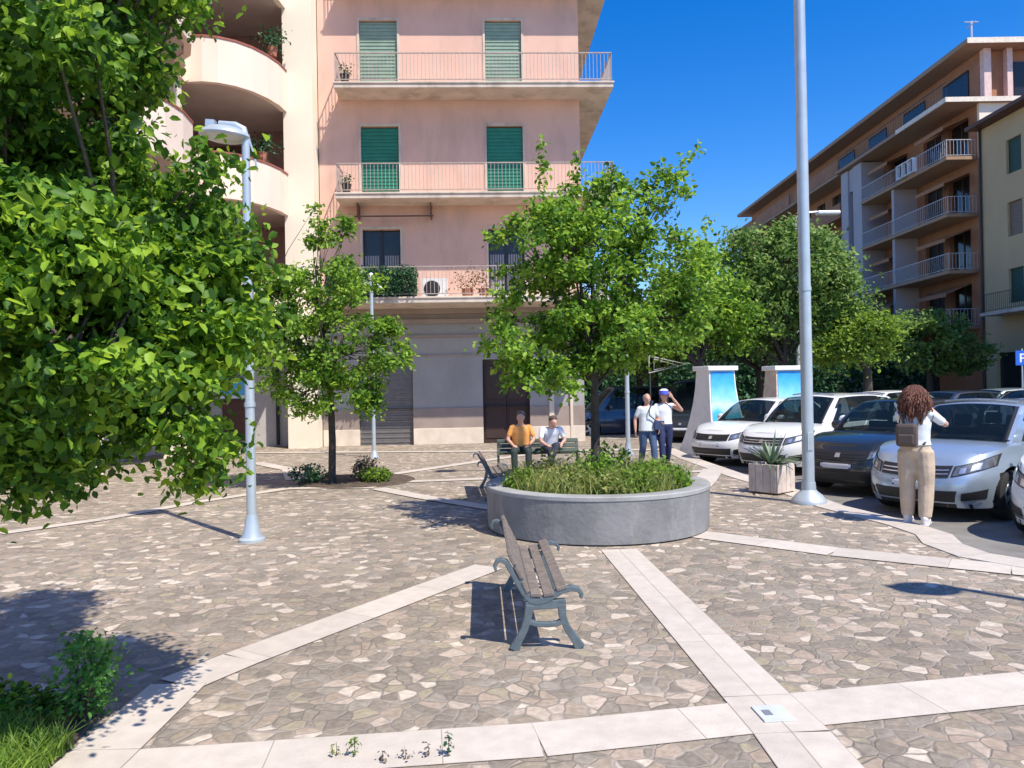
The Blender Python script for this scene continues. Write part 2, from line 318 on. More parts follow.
# kerb of pale stone along the parking side
kb = MB()
def offs(P, d):
    out = []
    for i, p in enumerate(P):
        a = Vector(P[max(i-1, 0)]); b = Vector(P[min(i+1, len(P)-1)]); t = (b-a).normalized(); out.append(Vector(p)+Vector((t.y, -t.x))*d)
    return out
inn = offs(KERB, .36); ko = offs(KERB, -.02)
def dense(P):
    out = []
    for a, b in zip(P[:-1], P[1:]):
        L = (Vector(b)-Vector(a)).length; k = max(1, int(round(L/.95)))
        out += [Vector(a).lerp(Vector(b), i/k) for i in range(k)]
    return out+[Vector(P[-1])]
O = dense([tuple(v) for v in ko]); I = dense([tuple(v) for v in inn]); 
segs = []
for a, b, c, d in zip(ko[:-1], ko[1:], inn[:-1], inn[1:]):
    k = max(1, int(round((b-a).length/.9)))
    for i in range(k):
        e = .004/max((b-a).length, .1)
        t0, t1 = i/k+e, (i+1)/k-e
        q = [a.lerp(b, t0), a.lerp(b, t1), c.lerp(d, t1), c.lerp(d, t0)]
        kb.add([(v.x, v.y, -.13) for v in q]+[(v.x, v.y, .012) for v in q], [(4, 5, 6, 7), (0, 1, 5, 4), (1, 2, 6, 5), (2, 3, 7, 6), (3, 0, 4, 7)])
kb.build('kerb', M_TRAV, kind='structure')
# pale stone bands
bn = MB(); bj = MB(); zlev = [0.004]
def band(P, wdt, rows=1, slab=.95):
    """P centreline points"""
    z = zlev[0]; zlev[0] += .0003
    P = [Vector(p) for p in P]
    for a, b in zip(P[:-1], P[1:]):
        L = (b-a).length; t = (b-a)/L; q = Vector((-t.y, t.x))
        bj.add([(*(a+q*wdt/2), .002), (*(b+q*wdt/2), .002), (*(b-q*wdt/2), .002), (*(a-q*wdt/2), .002)], [(0, 1, 2, 3)]) if False else None
        z += .0002; bj.add([(v.x, v.y, z-.0001) for v in (a+q*wdt/2, b+q*wdt/2, b-q*wdt/2, a-q*wdt/2)], [(0, 1, 2, 3)])
        for r in range(rows):
            w0 = -wdt/2+wdt*r/rows+.004; w1 = -wdt/2+wdt*(r+1)/rows-.004; s = -random.uniform(0, .5)*slab if rows > 1 else 0
            while s < L:
                ln = slab*random.uniform(.8, 1.15); e0 = max(s, 0)+.003; e1 = min(s+ln, L)-.003; s += ln
                if e1-e0 < .02: continue
                c = [a+t*e0+q*w0, a+t*e1+q*w0, a+t*e1+q*w1, a+t*e0+q*w1]
                bn.add([(v.x, v.y, z) for v in c], [(0, 1, 2, 3)])
        z += .0001; zlev[0] = z+.0002
# horizontal band in front
band([(-2.03, 3.44), (0.10, 3.68), (1.3, 3.905)], .36, 1)
band([(1.3, 3.935), (2.95, 4.22), (7.5, 5.15)], .40, 1)
band([(1.34, 1.2), (1.33, 3.7), (1.30, 4.14), (1.08, 7.9)], .38, 2, 1.1)
band([(-.25, 7.25), (-1.76, 4.86), (-1.98, 4.45), (-1.97, 3.64), (-1.97, 1.0)], .33, 1)
band([(1.95, 8.75), (3.2, 7.62), (4.42, 6.78), (5.2, 6.3)], .42, 1)
band([(-11, 6.4), (-6.38, 9.44), (-5.64, 10.36), (-4.92, 11.91), (-3.97, 13.32), (-3.15, 13.35), (-2.42, 13.25)], .24, 1)
band([(-2.72, 14.93), (-0.69, 17.83), (1.2, 20.4)], .3, 1)
band([(-2.49, 13.95), (-0.44, 14.27), (3.9, 14.9)], .3, 1)
band([(-2.34, 13.11), (-1.39, 11.92), (0, 10.4)], .3, 1)
band([(-6.2, 18.33), (-4.86, 16.55), (-4.2, 14.6)], .35, 1)
band([(-9.4, 21.6), (-0.89, 20.5), (4.0, 20.0)], .4, 1)
band([(2.15, 10.3), (3.3, 13.2), (4.0, 15.2)], .4, 1)
bn.build('stone_bands', M_TRAV, kind='structure'); bj.build('band_bedding', mat('band_mortar', (.33, .28, .23), .9), kind='structure')
# metal cover in the crossing
cv = MB(); a, b, c, d = [G(*p, .014) for p in ((752, 707), (776, 705), (794, 718), (766, 722))]
cv.box(0, .16, 0, .18, .008, .016, Matrix.Translation((a.x+.01, a.y-.17, 0)) @ Matrix.Rotation(R(4), 4, 'Z'))
cv.box(.03, .07, .06, .12, .016, .019, Matrix.Translation((a.x+.01, a.y-.17, 0)) @ Matrix.Rotation(R(4), 4, 'Z'), 1)
tag(cv.build('cover_plate', [mat('pale_metal', (.68, .70, .70), .4, metal=.2), mat('plate_dark', (.2, .22, .24), .5)]), 'small pale square inspection plate set where the two stone bands cross', 'inspection cover')
# planting bed at lower left
bed = MB(); B = [(-2.13, .8), (-2.14, 3.55), (-2.2, 4.0), (-2.6, 4.25), (-3.1, 4.28), (-5.2, 4.1), (-7, 3.2), (-7, .8)]
bed.add([(x, y, .02) for x, y in B]+[(x, y, 0) for x, y in B], [tuple(range(len(B)))]+[(i, len(B)+i, len(B)+(i+1) % len(B), (i+1) % len(B)) for i in range(len(B))])
bed.build('planting_bed', M_SOIL, kind='structure')
pit = MB(); pit.lathe([(1.1, 0.002), (1.05, .03), (.3, .05)], 20, (-2.95, 14.3, 0)); pit.build('tree_pit_soil', M_SOIL, kind='structure')

# ------------------------------------------------------------------ grass / weeds
def blades(name, pts, h, wdt, m, parent=None, seed=3, spread=.35, seg=3):
    rg = np.random.default_rng(seed); vs = []; fs = []
    for p in pts:
        hh = h*rg.uniform(.5, 1.25); a = rg.uniform(0, 2*PI); dx, dy = math.cos(a), math.sin(a); ln = hh*spread*rg.uniform(.3, 1.6); w_ = wdt*rg.uniform(.6, 1.3); o = len(vs)
        b = rg.uniform(0, 2*PI); sx, sy = math.cos(b), math.sin(b)
        for i in range(seg+1):
            t = i/seg; ww = w_*(1-t**1.5)/2+.0005; cx = p[0]+dx*ln*t*t; cy = p[1]+dy*ln*t*t; cz = p[2]+hh*(t-.25*t*t*spread)
            vs += [(cx-sx*ww, cy-sy*ww, cz), (cx+sx*ww, cy+sy*ww, cz)]
        fs += [(o+2*i, o+2*i+1, o+2*i+3, o+2*i+2) for i in range(seg)]
    me = bpy.data.meshes.new(name); me.from_pydata(vs, [], fs); me.materials.append(m)
    ob = bpy.data.objects.new(name, me); COL.objects.link(ob)
    if parent: ob.parent = parent
    return ob
L_GRASS = leaf_mat('grass_blade', (.06, .13, .02), (.14, .26, .03), (.30, .42, .07), .35)
rg = np.random.default_rng(11); P = []
while len(P) < 9000:
    x, y = rg.uniform(-3.6, -2.12), rg.uniform(2.9, 4.0)
    if y > 3.82-.2*abs(math.sin(x*5)): continue
    P.append((x, y, .02))
tag(blades('grass', P, .17, .008, L_GRASS, seed=4, spread=.6), 'bright green rough grass at the edge of the planting bed', 'grass', kind='stuff')
# ================================================================== PINK BUILDING
K = 1.026
def railing(L, h, n_each=.11, top=.03):
    m = MB(); m.box(0, L, -.018, .018, h-.03, h); m.box(0, L, -.012, .012, .07, .095)
    k = int(L/n_each)
    for i in range(k+1):
        x = min(L-.01, i*L/k); m.box(x-.007, x+.007, -.007, .007, 0 if i % 8 == 0 else .08, h-.03)
    return m
def wall_panel(m, u0, u1, z0, z1, ops, y=0.0, dep=.25, mi=0, rev=None):
    """front wall (normal -y) with reveals; openings (u0,u1,z0,z1)"""
    us = sorted({u0, u1, *[o[0] for o in ops], *[o[1] for o in ops]}); zs = sorted({z0, z1, *[o[2] for o in ops], *[o[3] for o in ops]})
    for a, b in zip(us[:-1], us[1:]):
        for c, d in zip(zs[:-1], zs[1:]):
            mu, mz = (a+b)/2, (c+d)/2
            if any(o[0] < mu < o[1] and o[2] < mz < o[3] for o in ops): continue
            m.add([(a, y, c), (b, y, c), (b, y, d), (a, y, d)], [(0, 1, 2, 3)], mi)
    for a, b, c, d in ops:
        m.add([(a, y, c), (a, y+dep, c), (a, y+dep, d), (a, y, d), (b, y, c), (b, y+dep, c), (b, y+dep, d), (b, y, d)], [(0, 3, 2, 1), (4, 5, 6, 7), (3, 7, 6, 2), (0, 1, 5, 4)], mi)
pb = empty('apartment_building', (-5.80, 23.3, 0), R(2.2), 'pink plastered apartment building with green shutters and long railed balconies', 'building')
FL = [4.37, 7.55, 10.82, 14.05, 17.25]; WPB = 8.05; TOPZ = 20.3
bw = MB(); ops = []; wins = [(1.28, 2.44), (5.15, 6.27)]
for z in FL:
    for a, b in wins: ops.append((a, b, z+.05, z+2.28))
gops = [(1.1, 2.75, 0.0, 2.75), (4.9, 6.35, 0, 2.6)]
wall_panel(bw, 0, WPB, 4.2, TOPZ, ops)
bw.box(0, WPB, .25, 14, 4.2, TOPZ)        # body
bw.add([(0, 0, 4.2), (0, .25, 4.2), (0, .25, TOPZ), (0, 0, TOPZ), (WPB, 0, 4.2), (WPB, .25, 4.2), (WPB, .25, TOPZ), (WPB, 0, TOPZ)], [(0, 3, 2, 1), (4, 5, 6, 7), (3, 7, 6, 2)])
bw.build('wall', M_PINK, pb)
# ground floor
gw = MB(); wall_panel(gw, 0, WPB, 1.12, 4.2, [(a, b, max(c, 1.12), d) for a, b, c, d in gops], y=.02, dep=.3)
gw.box(0, WPB, .32, 13.9, 0, 4.19); gw.build('ground_floor_wall', M_GREYWALL, pb)
bs = MB(); bb = MB()
for a, b in ((0, 1.1), (2.75, 4.9), (6.35, WPB)):
    bs = MB(); bb = MB(); bs.box(a, b, -.04, .31, 0, .5); bb.box(a, b, -.02, .31, .5, 1.12); bs.build('stone_plinth', M_BASE, pb, bevel=.01); bb.build('stone_dado', M_BAND, pb)
cr = MB(); cr.box(-.0, WPB, -.12, .02, 3.72, 3.86); cr.box(0, WPB, -.2, .02, 4.02, 4.2); cr.box(0, WPB, -.05, .02, 3.3, 3.38); cr.box(2.8, 4.85, -.015, .02, 2.72, 2.78)
cr.box(0, WPB, -.03, .02, 3.86, 4.02); cr.build('cornice', M_BAND, pb, bevel=.01)
rs = MB()
for i in range(36): rs.box(1.11, 2.74, .14-.02*(i % 2), .22, i*.076, i*.076+.07)
rs.build('roller_shutter', M_ROLL, pb)
dr = MB(); dr.box(4.92, 5.62, .2, .26, .02, 2.55); dr.box(5.64, 6.33, .2, .26, .02, 2.55)
for u in (4.98, 5.70):
    for z in (.15, 1.35): dr.box(u, u+.56, .175, .2, z, z+1.05)
dr.build('double_door', mat('dark_door', (.05, .025, .02), .6), pb, bevel=.01)
pp = MB(); pp.box(6.95, 7.1, -.06, .02, 0, 4.0); pp.box(7.6, 7.68, -.06, .02, 0, 4.0); pp.build('pilaster', M_BASE, pb)
shm = {0: 'open', 1: 'green', 2: 'pale', 3: 'green', 4: 'pale'}
for i, z in enumerate(FL):
    for j, (a, b) in enumerate(wins):
        f = MB(); f.box(a-.07, a, -.025, .0, z+.05, z+2.36); f.box(b, b+.07, -.025, .0, z+.05, z+2.36); f.box(a, b, -.025, 0, z+2.28, z+2.36)
        wf = f.build('window_frame', M_SLAB, pb)
        p = MB(); m_ = {'open': M_GLASS, 'green': M_GREEN, 'pale': M_GREYSH}[shm[i]]
        if shm[i] == 'open':
            p.box(a, b, .18, .2, z+.05, z+2.28)
            c2 = MB()
            for u0, u1 in ((a+.05, a+.5), (b-.5, b-.05)):
                for k in range(6): c2.box(u0+k*.075, u0+k*.075+.05, .165+.006*(k % 2), .176, z+.1, z+1.5)
            c2.build('curtain', mat('curtain', (.30, .30, .32), .9), wf)
            q = MB(); q.box(a, a+.05, .13, .18, z+.05, z+2.28); q.box(b-.05, b, .13, .18, z+.05, z+2.28); q.box((a+b)/2-.03, (a+b)/2+.03, .13, .18, z+.05, z+2.28); q.build('window_casing', M_BLKPL, wf)
        else:
            lo = z+.05 if shm[i] == 'pale' else z+.32
            nn = int((z+2.28-lo)/.055)
            for k in range(nn): p.box(a+.01, b-.01, .08-.018*(k % 2), .14, lo+k*.055, lo+k*.055+.051)
            if shm[i] == 'green':
                gl = MB(); gl.box(a, b, .19, .21, z+.05, z+.35); gl.build('pane', mat('pale_turquoise_pane', (.2, .5, .38), .3), wf)
        p.build('roller_blind' if shm[i] != 'open' else 'pane', m_, wf)
def balcony(z, dep, x0, x1, wrap, extra=''):
    s = MB(); t = .17
    s.box(x0, x1, -dep, -.002, z-t, z)
    if wrap: s.box(WPB+.002, x1, 0, 9, z-t, z)
    s.box(x0-.03, x1+.03, -dep-.03, -dep, z-.045, z+.012)
    ob = s.build('balcony', M_SLAB, pb, bevel=.012)
    m = railing(x1-x0-.06, .88); r = m.build('railing', M_IRON, ob); r.location = (x0+.03, -dep+.05, z+.012)
    m = railing(dep-.07, .88); r = m.build('railing', M_IRON, ob); r.location = (x0+.05, -dep+.07, z+.012); r.rotation_euler = (0, 0, PI/2)
    L = (9 if wrap else 0)+dep-.1
    m = railing(L, .88); r = m.build('railing', M_IRON, ob); r.location = (x1-.05, -dep+.07, z+.012); r.rotation_euler = (0, 0, PI/2)
    return ob
B1 = balcony(FL[0]-.02, 1.7, .42, 8.6, False)
for k_, z in enumerate(FL[1:]): balcony(z-.02, (1.0, 1.0, .62, .62)[k_], .66, 8.95, True)
# small things on the balconies
def thing_mb(m, name, mats, label, cat, group=None, **k): return tag(m.build(name, mats, None, **k), label, cat, group)
def loc_pb(x, y, z): return Matrix.Translation((-5.80, 23.3, 0)) @ Matrix.Rotation(R(2.2), 4, 'Z') @ Vector((x, y, z))
MP = Matrix.Translation((-5.80, 23.3, 0)) @ Matrix.Rotation(R(2.2), 4, 'Z')
for z, lab in ((FL[1], 'dark box standing at the left end of the middle balcony with green shutters'), (FL[2], 'dark pot standing at the left end of the top balcony with pale shutters')):
    m = MB(); m.lathe([(.10, 0), (.14, .26), (.15, .28), (.15, .30)], 14, (0, 0, 0)); o = thing_mb(m, 'plant_pot', mat('dark_pot', (.06, .045, .04), .7), lab, 'plant pot', smooth=True); o.location = loc_pb(.95, -.75, z)
    rgp = np.random.default_rng(int(z*10)); leaves('foliage', rgp.normal(size=(60, 3))*.09+np.array([0, 0, .42]), .09*rgp.uniform(.6, 1.2, 60), L_HEDGE, o, seed=2)
# hedge of plants on the first floor balcony
hd = empty('balcony_hedge', loc_pb(0, 0, FL[0]), R(2.2), 'dense dark green hedge growing along the first floor balcony railing', 'hedge')
t = MB(); t.box(.55, 3.0, -1.48, -1.22, .0, .2); t.build('trough', mat('dark_trough', (.09, .07, .06), .7), hd)
rg = np.random.default_rng(5); n_ = 9000; P = np.stack([rg.uniform(.5, 3.05, n_), rg.uniform(-1.9, -1.2, n_), .12+rg.uniform(0, .68, n_)+.1*np.sin(np.linspace(0, 60, n_))], 1); leaves('foliage', P, .075*rg.uniform(.6, 1.2, n_), L_HEDGE, hd, seed=8)
ac = MB(); ac.box(3.15, 3.9, -.95, -.6, 0, .62, MP @ Matrix.Translation((0, 0, FL[0]))); o = ac.build('air_conditioner', mat('ac_white', (.75, .73, .7), .5)); tag(o, 'white air conditioning unit on the first floor balcony right of the hedge', 'air conditioner')
fn = MB(); fn.lathe([(.24, 0), (.24, .02), (.05, .03)], 20, tuple(MP @ Vector((3.45, -.955, FL[0]+.31))), M=Matrix.Rotation(R(90), 4, 'X')); fo = fn.build('fan_grille', M_BLKPL, o)
fp = empty('flowering_plants', loc_pb(4.5, -1.2, FL[0]), 0, 'loose reddish green potted plants at the first floor balcony, right end', 'potted plant')
t = MB(); t.lathe([(.14, 0), (.18, .26)], 12, (0, 0, 0)); t.lathe([(.14, 0), (.18, .26)], 12, (.5, .03, 0)); t.build('pot', mat('terracotta', (.42, .17, .1), .8), fp)
P = rg.normal(size=(500, 3))*np.array([.34, .14, .2])+np.array([.25, 0, .5]); leaves('foliage', P, .07*rg.uniform(.6, 1.2, 500), leaf_mat('leaf_redgreen', (.07, .09, .03), (.2, .16, .06), (.4, .2, .12), .3), fp, seed=3)
# awning rod under second balcony
m = MB(); m.box(1.1, 3.5, -.5, -.46, FL[1]-.62, FL[1]-.58, MP); m.box(1.2, 1.23, -.5, 0, FL[1]-.62, FL[1]-.18, MP); m.box(3.4, 3.43, -.5, 0, FL[1]-.62, FL[1]-.18, MP)
thing_mb(m, 'awning_roll', mat('brown_awning', (.16, .08, .06), .7), 'thin brown awning roll fixed under the balcony with green shutters', 'awning')

# ================================================================== LEFT CREAM BUILDING
lb = empty('corner_building', (-8, 15, 0), 0, 'cream apartment building with curved solid balconies and a tall pale corner pier', 'building')
def LBx(m, name, mm, par=lb, **k):
    o = m.build(name, mm, par, **k)
    if par is lb: o.location = (8, -15, 0)
    return o
m = MB(); m.box(-6.72, -5.83, 22.75, 23.9, 0, 20.4); LBx(m, 'corner_pier', M_CREAM)
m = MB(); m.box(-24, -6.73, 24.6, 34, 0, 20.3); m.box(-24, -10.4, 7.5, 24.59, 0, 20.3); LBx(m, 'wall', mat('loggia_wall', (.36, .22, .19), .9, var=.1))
m = MB(); m.box(-10.39, -6.73, 23.9, 24.59, 0, 3.9); m.box(-10.35, -10.05, 7.5, 23.89, 0, 3.9); LBx(m, 'ground_floor_wall', mat('grey_stucco', (.50, .47, .45), .85, var=.06, stain=(.3, .27, .25), stain_amt=.3))
def arc(c, r, a0, a1, n): return [(c[0]+r*math.cos(R(a0+(a1-a0)*i/n)), c[1]+r*math.sin(R(a0+(a1-a0)*i/n))) for i in range(n+1)]
plan = [(-6.75, 22.75), (-6.80, 22.2), (-6.95, 21.7), (-7.2, 21.2), (-7.5, 20.85), (-7.85, 20.62), (-8.2, 20.52), (-8.75, 20.5), (-8.75, 19.9), (-8.3, 19.3)]
for k in range(3):
    y0 = 19.2-k*3.9; plan += [(-8.35, y0-.1), (-7.95, y0-.45), (-7.7, y0-1.0), (-7.62, y0-1.7), (-7.7, y0-2.4), (-7.95, y0-2.95), (-8.35, y0-3.3), (-8.4, y0-3.7)]
SL = [4.1, 7.22, 10.33, 13.45, 16.55, 19.6]
for i, z in enumerate(SL):
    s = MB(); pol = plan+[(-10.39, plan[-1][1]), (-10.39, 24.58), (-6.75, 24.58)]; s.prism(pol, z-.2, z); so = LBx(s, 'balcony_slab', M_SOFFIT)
    if i < 5:
        p = MB(); c = MB(); pi2 = offs(plan, -.14); P0 = [Vector(q) for q in plan]
        def strip(mb, A, Bv, z0, z1):
            for a, b, a2, b2 in zip(A[:-1], A[1:], Bv[:-1], Bv[1:]):
                mb.add([(a.x, a.y, z0), (b.x, b.y, z0), (b.x, b.y, z1), (a.x, a.y, z1), (a2.x, a2.y, z0), (b2.x, b2.y, z0), (b2.x, b2.y, z1), (a2.x, a2.y, z1)], [(0, 1, 2, 3), (4, 7, 6, 5), (3, 2, 6, 7), (0, 4, 5, 1)])
        po = offs(plan, .03); strip(p, po, pi2, z-.24, z+.96); strip(c, offs(plan, .05), offs(plan, -.16), z+.962, z+1.02)
        pa = LBx(p, 'parapet', M_PARAPET, smooth=35); LBx(c, 'coping', M_TILE)
        d = MB(); d.box(-9.9, -8.3, 24.52, 24.595, z, z+2.45); LBx(d, 'loggia_door', M_BROWN)
        for ya in (20.2, 15.2): d = MB(); d.box(-10.395, -10.33, ya, ya+2, z, z+2.45); LBx(d, 'loggia_door', M_BROWN)
m = MB()
for x in (-8.85,): m.box(x-.3, x+.12, 19.9, 20.35, 0, 20.3)
for yy in (15.6, 11.7): m.box(-8.75, -8.4, yy-.4, yy, 0, 20.3)
LBx(m, 'pillar', M_CREAM)
m = MB(); m.box(-9.1, -8.1, 23.84, 23.9, .2, 1.5); m.build('brown_shop_shutter', M_BROWN, lb).location = (8, -15, 0)
dpipe = MB(); dpipe.tube([(-7.35, 23.8, .05), (-7.35, 23.8, 3.8)], .055, 8); dpipe.build('downpipe', M_BLKPL, lb).location = (8, -15, 0)
sg = MB(); sg.box(-9.15, -8.25, 23.68, 23.8, 1.52, 2.15); so = tag(sg.build('shop_sign', mat('light_blue_sign', (.12, .50, .78), .4)), 'light blue blank shop sign above the brown shutter on the left building', 'sign')
s2 = MB(); s2.box(-9.14, -8.26, 23.66, 23.679, 1.53, 1.62); s2.build('sign_edge', mat('sign_white', (.8, .85, .88), .4), so)
# plants on the left balconies
for (px, py, Yd, n_, r, lab) in ((272, 40, 22.4, 260, .3, 'spiky potted plant hanging over the upper curved balcony beside the pier'), (262, 145, 22.4, 260, .3, 'leafy plants on the lower curved balcony behind the lamp head')):
    c = W(px, py, Yd); e = empty('balcony_plant', c-Vector((0, 0, .5)), 0, lab, 'plant'); t = MB(); t.lathe([(.12, .0), (.16, .28)], 12); t.build('pot', MATS['terracotta'], e)
    leaves('foliage', rg.normal(size=(n_, 3))*np.array([r*.7, .15, r*.6])+np.array([0, 0, .5]), .1*rg.uniform(.6, 1.2, n_), L_HEDGE, e, seed=int(px))

# ================================================================== RIGHT BUILDINGS
M_OCHRE = mat('ochre_plaster', (.58, .43, .24), .85, var=.05, scale=.6, stain=(.4, .3, .18), stain_scale=.4, stain_amt=.3)
M_ORANGE = mat('orange_brown_brick', (.37, .175, .095), .85, var=.12, scale=1.5)
M_LILAC = mat('pale_grey_cladding', (.46, .42, .44), .8, var=.05, scale=.6)
M_RAILW = mat('pale_railing', (.62, .62, .64), .5)
M_ROOFW = mat('brown_slab', (.36, .24, .165), .8, var=.06); M_CREAMB = mat('cream_fascia', (.80, .70, .58), .8)
def place_side(root_x, root_y):  # local: +u runs along world +y, wall normal faces -x ; u=local x, out=-local y
    return (root_x, root_y, 0)
# local frame: local x -> world +y reversed so normal -y(local) -> -x(world): rotate by -90deg: x->-y ; so u runs toward the camera
def side_root(name, X, Yfar, label, cat): return empty(name, (X, Yfar, 0), R(-90), label, cat)
# --- apartment block: far end y=84, near end y=42 -> u from 0 to 42
ab = side_root('apartment_block', 26.0, 84, 'long brown apartment block with stacked balconies and an overhanging flat roof', 'building')
SLZ = [4.7, 7.8, 10.95, 14.1, 17.2]; ATOP = 20.55
m = MB(); ops = []
for z in SLZ[:4]:
    for u0 in (1.5, 4.5, 7.5, 11, 14, 17, 20, 23): ops.append((u0, u0+1.6, z+.1, z+2.4))
    for u0 in (32.5, 36.5, 39.2): ops.append((u0, u0+2.0, z+.1, z+2.4))
wall_panel(m, 0, 42, 0, 17.0, ops+[(1+q*4.2, 4.2+q*4.2, .1, 3.3) for q in range(9)], dep=.3)
m.box(0, 42, .3, 16, 0, 17.0); m.add([(42, 0, 0), (42, .3, 0), (42, .3, 17), (42, 0, 17), (0, 0, 0), (0, .3, 0), (0, .3, 17), (0, 0, 17)], [(0, 1, 2, 3), (4, 7, 6, 5), (3, 2, 6, 7)])
m.build('wall', M_ORANGE, ab)
for o_ in ops:
    p = MB(); p.box(o_[0], o_[1], .24, .28, o_[2], o_[3]); p.box((o_[0]+o_[1])/2-.04, (o_[0]+o_[1])/2+.04, .2, .24, o_[2], o_[3], mi=1); p.build('window', [M_GLASS, M_BROWN], ab)
for q in range(9):
    p = MB(); p.box(1+q*4.2, 4.2+q*4.2, .22, .28, .1, 3.3); p.build('shop_window', M_GLASS, ab)
# penthouse, set back
m = MB(); m.box(.5, 41.2, .7, 14, 17.02, ATOP-.3); m.build('penthouse_wall', M_ORANGE, ab)
for u0 in (3, 8, 13, 18, 23, 28, 33, 37.6):
    p = MB(); p.box(u0, u0+2.6, .63, .69, 17.5, 19.6); p.build('window', M_GLASS, ab)
p = MB(); p.box(41.21, 41.25, 2.6, 5.6, 17.7, 19.6); p.build('window', M_GLASS, ab)
p = MB(); p.box(41.22, 41.6, .7, 1.1, 17.02, ATOP-.3); p.box(41.22, 41.6, 2.0, 2.3, 17.02, ATOP-.3); p.build('column', mat('pink_column', (.75, .55, .5), .8), ab)
m = MB(); m.box(-.6, 42.2, -.6, 14.5, ATOP-.28, ATOP); m.build('roof', M_ROOFW, ab, bevel=.03)
m = MB(); m.box(42.205, 42.26, -.6, 14.5, ATOP-.29, ATOP+.01); m.build('roof_fascia', M_CREAMB, ab); m = MB(); m.box(37, 42.46, -1.99, -1.905, 16.96, 17.22); m.box(42.405, 42.46, -1.9, 9, 16.96, 17.22); m.build('terrace_fascia', M_CREAMB, ab)
m = MB(); m.box(-.3, 41.9, -.4, 14.2, ATOP+.002, ATOP+.1); m.build('roof_covering', M_BROWN, ab)
m = MB(); m.box(28, 42.4, -1.9, 1.0, 16.98, 17.2); m.box(-1, 27.9, -1.6, 1.0, 16.98, 17.2); m.box(42.0, 42.4, 1.01, 9, 16.98, 17.2); m.build('terrace_slab', M_ROOFW, ab, bevel=.03)
for q0 in (-1, 9, 19): m = MB(); m.box(q0, q0+8.9, -1.62, -1.5, 17.2, 18.15); m.build('terrace_parapet', M_ORANGE, ab)
r_ = railing(14, .95, .3); r = r_.build('railing', M_BLKPL, ab); r.location = (28.2, -1.8, 17.2)
# end wall patch in cream facing the camera
m = MB(); m.box(42.005, 42.2, 0, 15.9, 14.0, 16.97); m.build('end_wall', M_CREAM, ab)
# lilac tower
m = MB(); m.box(28.3, 29.4, -1.6, -.002, 0, 16.9); m.box(30.2, 31.5, -1.6, -.002, 0, 16.9); m.box(29.41, 30.19, -1.5, -.8, 15.3, 16.9)
m.build('stair_tower', M_LILAC, ab)
m = MB(); m.box(29.42, 30.18, -.6, -.002, 0, 15.2); m.build('stair_glazing', M_GLASS, ab)
for i, z in enumerate(SLZ[:4]):
    s = MB(); s.box(31.55, 41.9, -1.7, -.002, z-.18, z+.02); b = s.build('balcony', mat('balcony_brown', (.42, .27, .17), .8, var=.1), ab, bevel=.02)
    r_ = railing(10.3, .95, .2); r = r_.build('railing', M_RAILW, b); r.location = (31.6, -1.65, z+.02)
    r_ = railing(1.6, .95, .2); r = r_.build('railing', M_RAILW, b); r.location = (41.86, -1.65, z+.02); r.rotation_euler = (0, 0, PI/2)
    s = MB(); s.box(35.4, 35.7, -1.5, -.01, z-3.05 if i else 0, z-.19); s.build('pillar', M_LILAC, ab)
    for a0, a1, dd in ((38.2, 41.2, 1.5), (32.0, 34.6, 1.4)):
        aw = MB(); aw.box(a0, a1, -dd, -.03, -.015, .015, Matrix.Translation((0, 0, z+2.45)) @ Matrix.Rotation(R(22), 4, 'X')); aw.box(a0, a1, -dd+.03, -dd+.06, z+1.72, z+1.93); aw.build('awning', mat('rust_awning', (.42, .20, .10), .85), b)
    continue_ = 0 #, z+2.75), (41.2, -.05, z+2.75), (41.2, -1.5, z+2.1), (38.2, -1.5, z+2.1)); aw.quad((38.2, -1.5, z+2.1), (41.2, -1.5, z+2.1), (41.2, -1.5, z+1.85), (38.2, -1.5, z+1.85))
    #aw.quad((32.0, -.05, z+2.75), (34.6, -.05, z+2.75), (34.6, -1.4, z+2.2), (32.0, -1.4, z+2.2))
    # solid orange balconies on the far bay
    s = MB(); s.box(3.0, 14, -1.4, -.002, z-.15, z+.03); s.box(3.0, 14, -1.4, -1.28, z+.03, z+.95); s.box(15.5, 27.6, -1.4, -.002, z-.15, z+.03); s.box(15.5, 27.6, -1.4, -1.28, z+.03, z+.95)
    s.box(13.9, 14, -1.27, -.002, z+.03, z+.95); s.box(27.5, 27.6, -1.27, -.002, z+.03, z+.95); s.build('balcony', M_ORANGE, ab, bevel=.02)
m = MB(); m.box(1, 40, -2.2, -.01, 3.45, 3.6); m.build('shop_canopy', mat('canopy', (.35, .30, .26), .8), ab)
m = MB(); m.tube([(41.0, .4, ATOP+.1), (41.0, .4, ATOP+1.5)], .05, 6); m.tube([(40.6, .4, ATOP+1.3), (41.4, .4, ATOP+1.3)], .03, 5); m.tube([(41.0, .0, ATOP+1.45), (41.0, .8, ATOP+1.45)], .03, 5)
m.build('aerial', M_RAILW, ab)
wb = MB(); wb.box(36.9, 38.9, -1.95, -1.72, 14.95, 15.0); wb.box(36.9, 38.9, -1.95, -1.72, 14.15, 14.2)
for u in (36.9, 37.55, 38.2, 38.85): wb.box(u, u+.05, -1.95, -1.72, 14.2, 14.95)
wb.build('white_planter_frame', mat('white_frame', (.85, .85, .85), .5), ab)
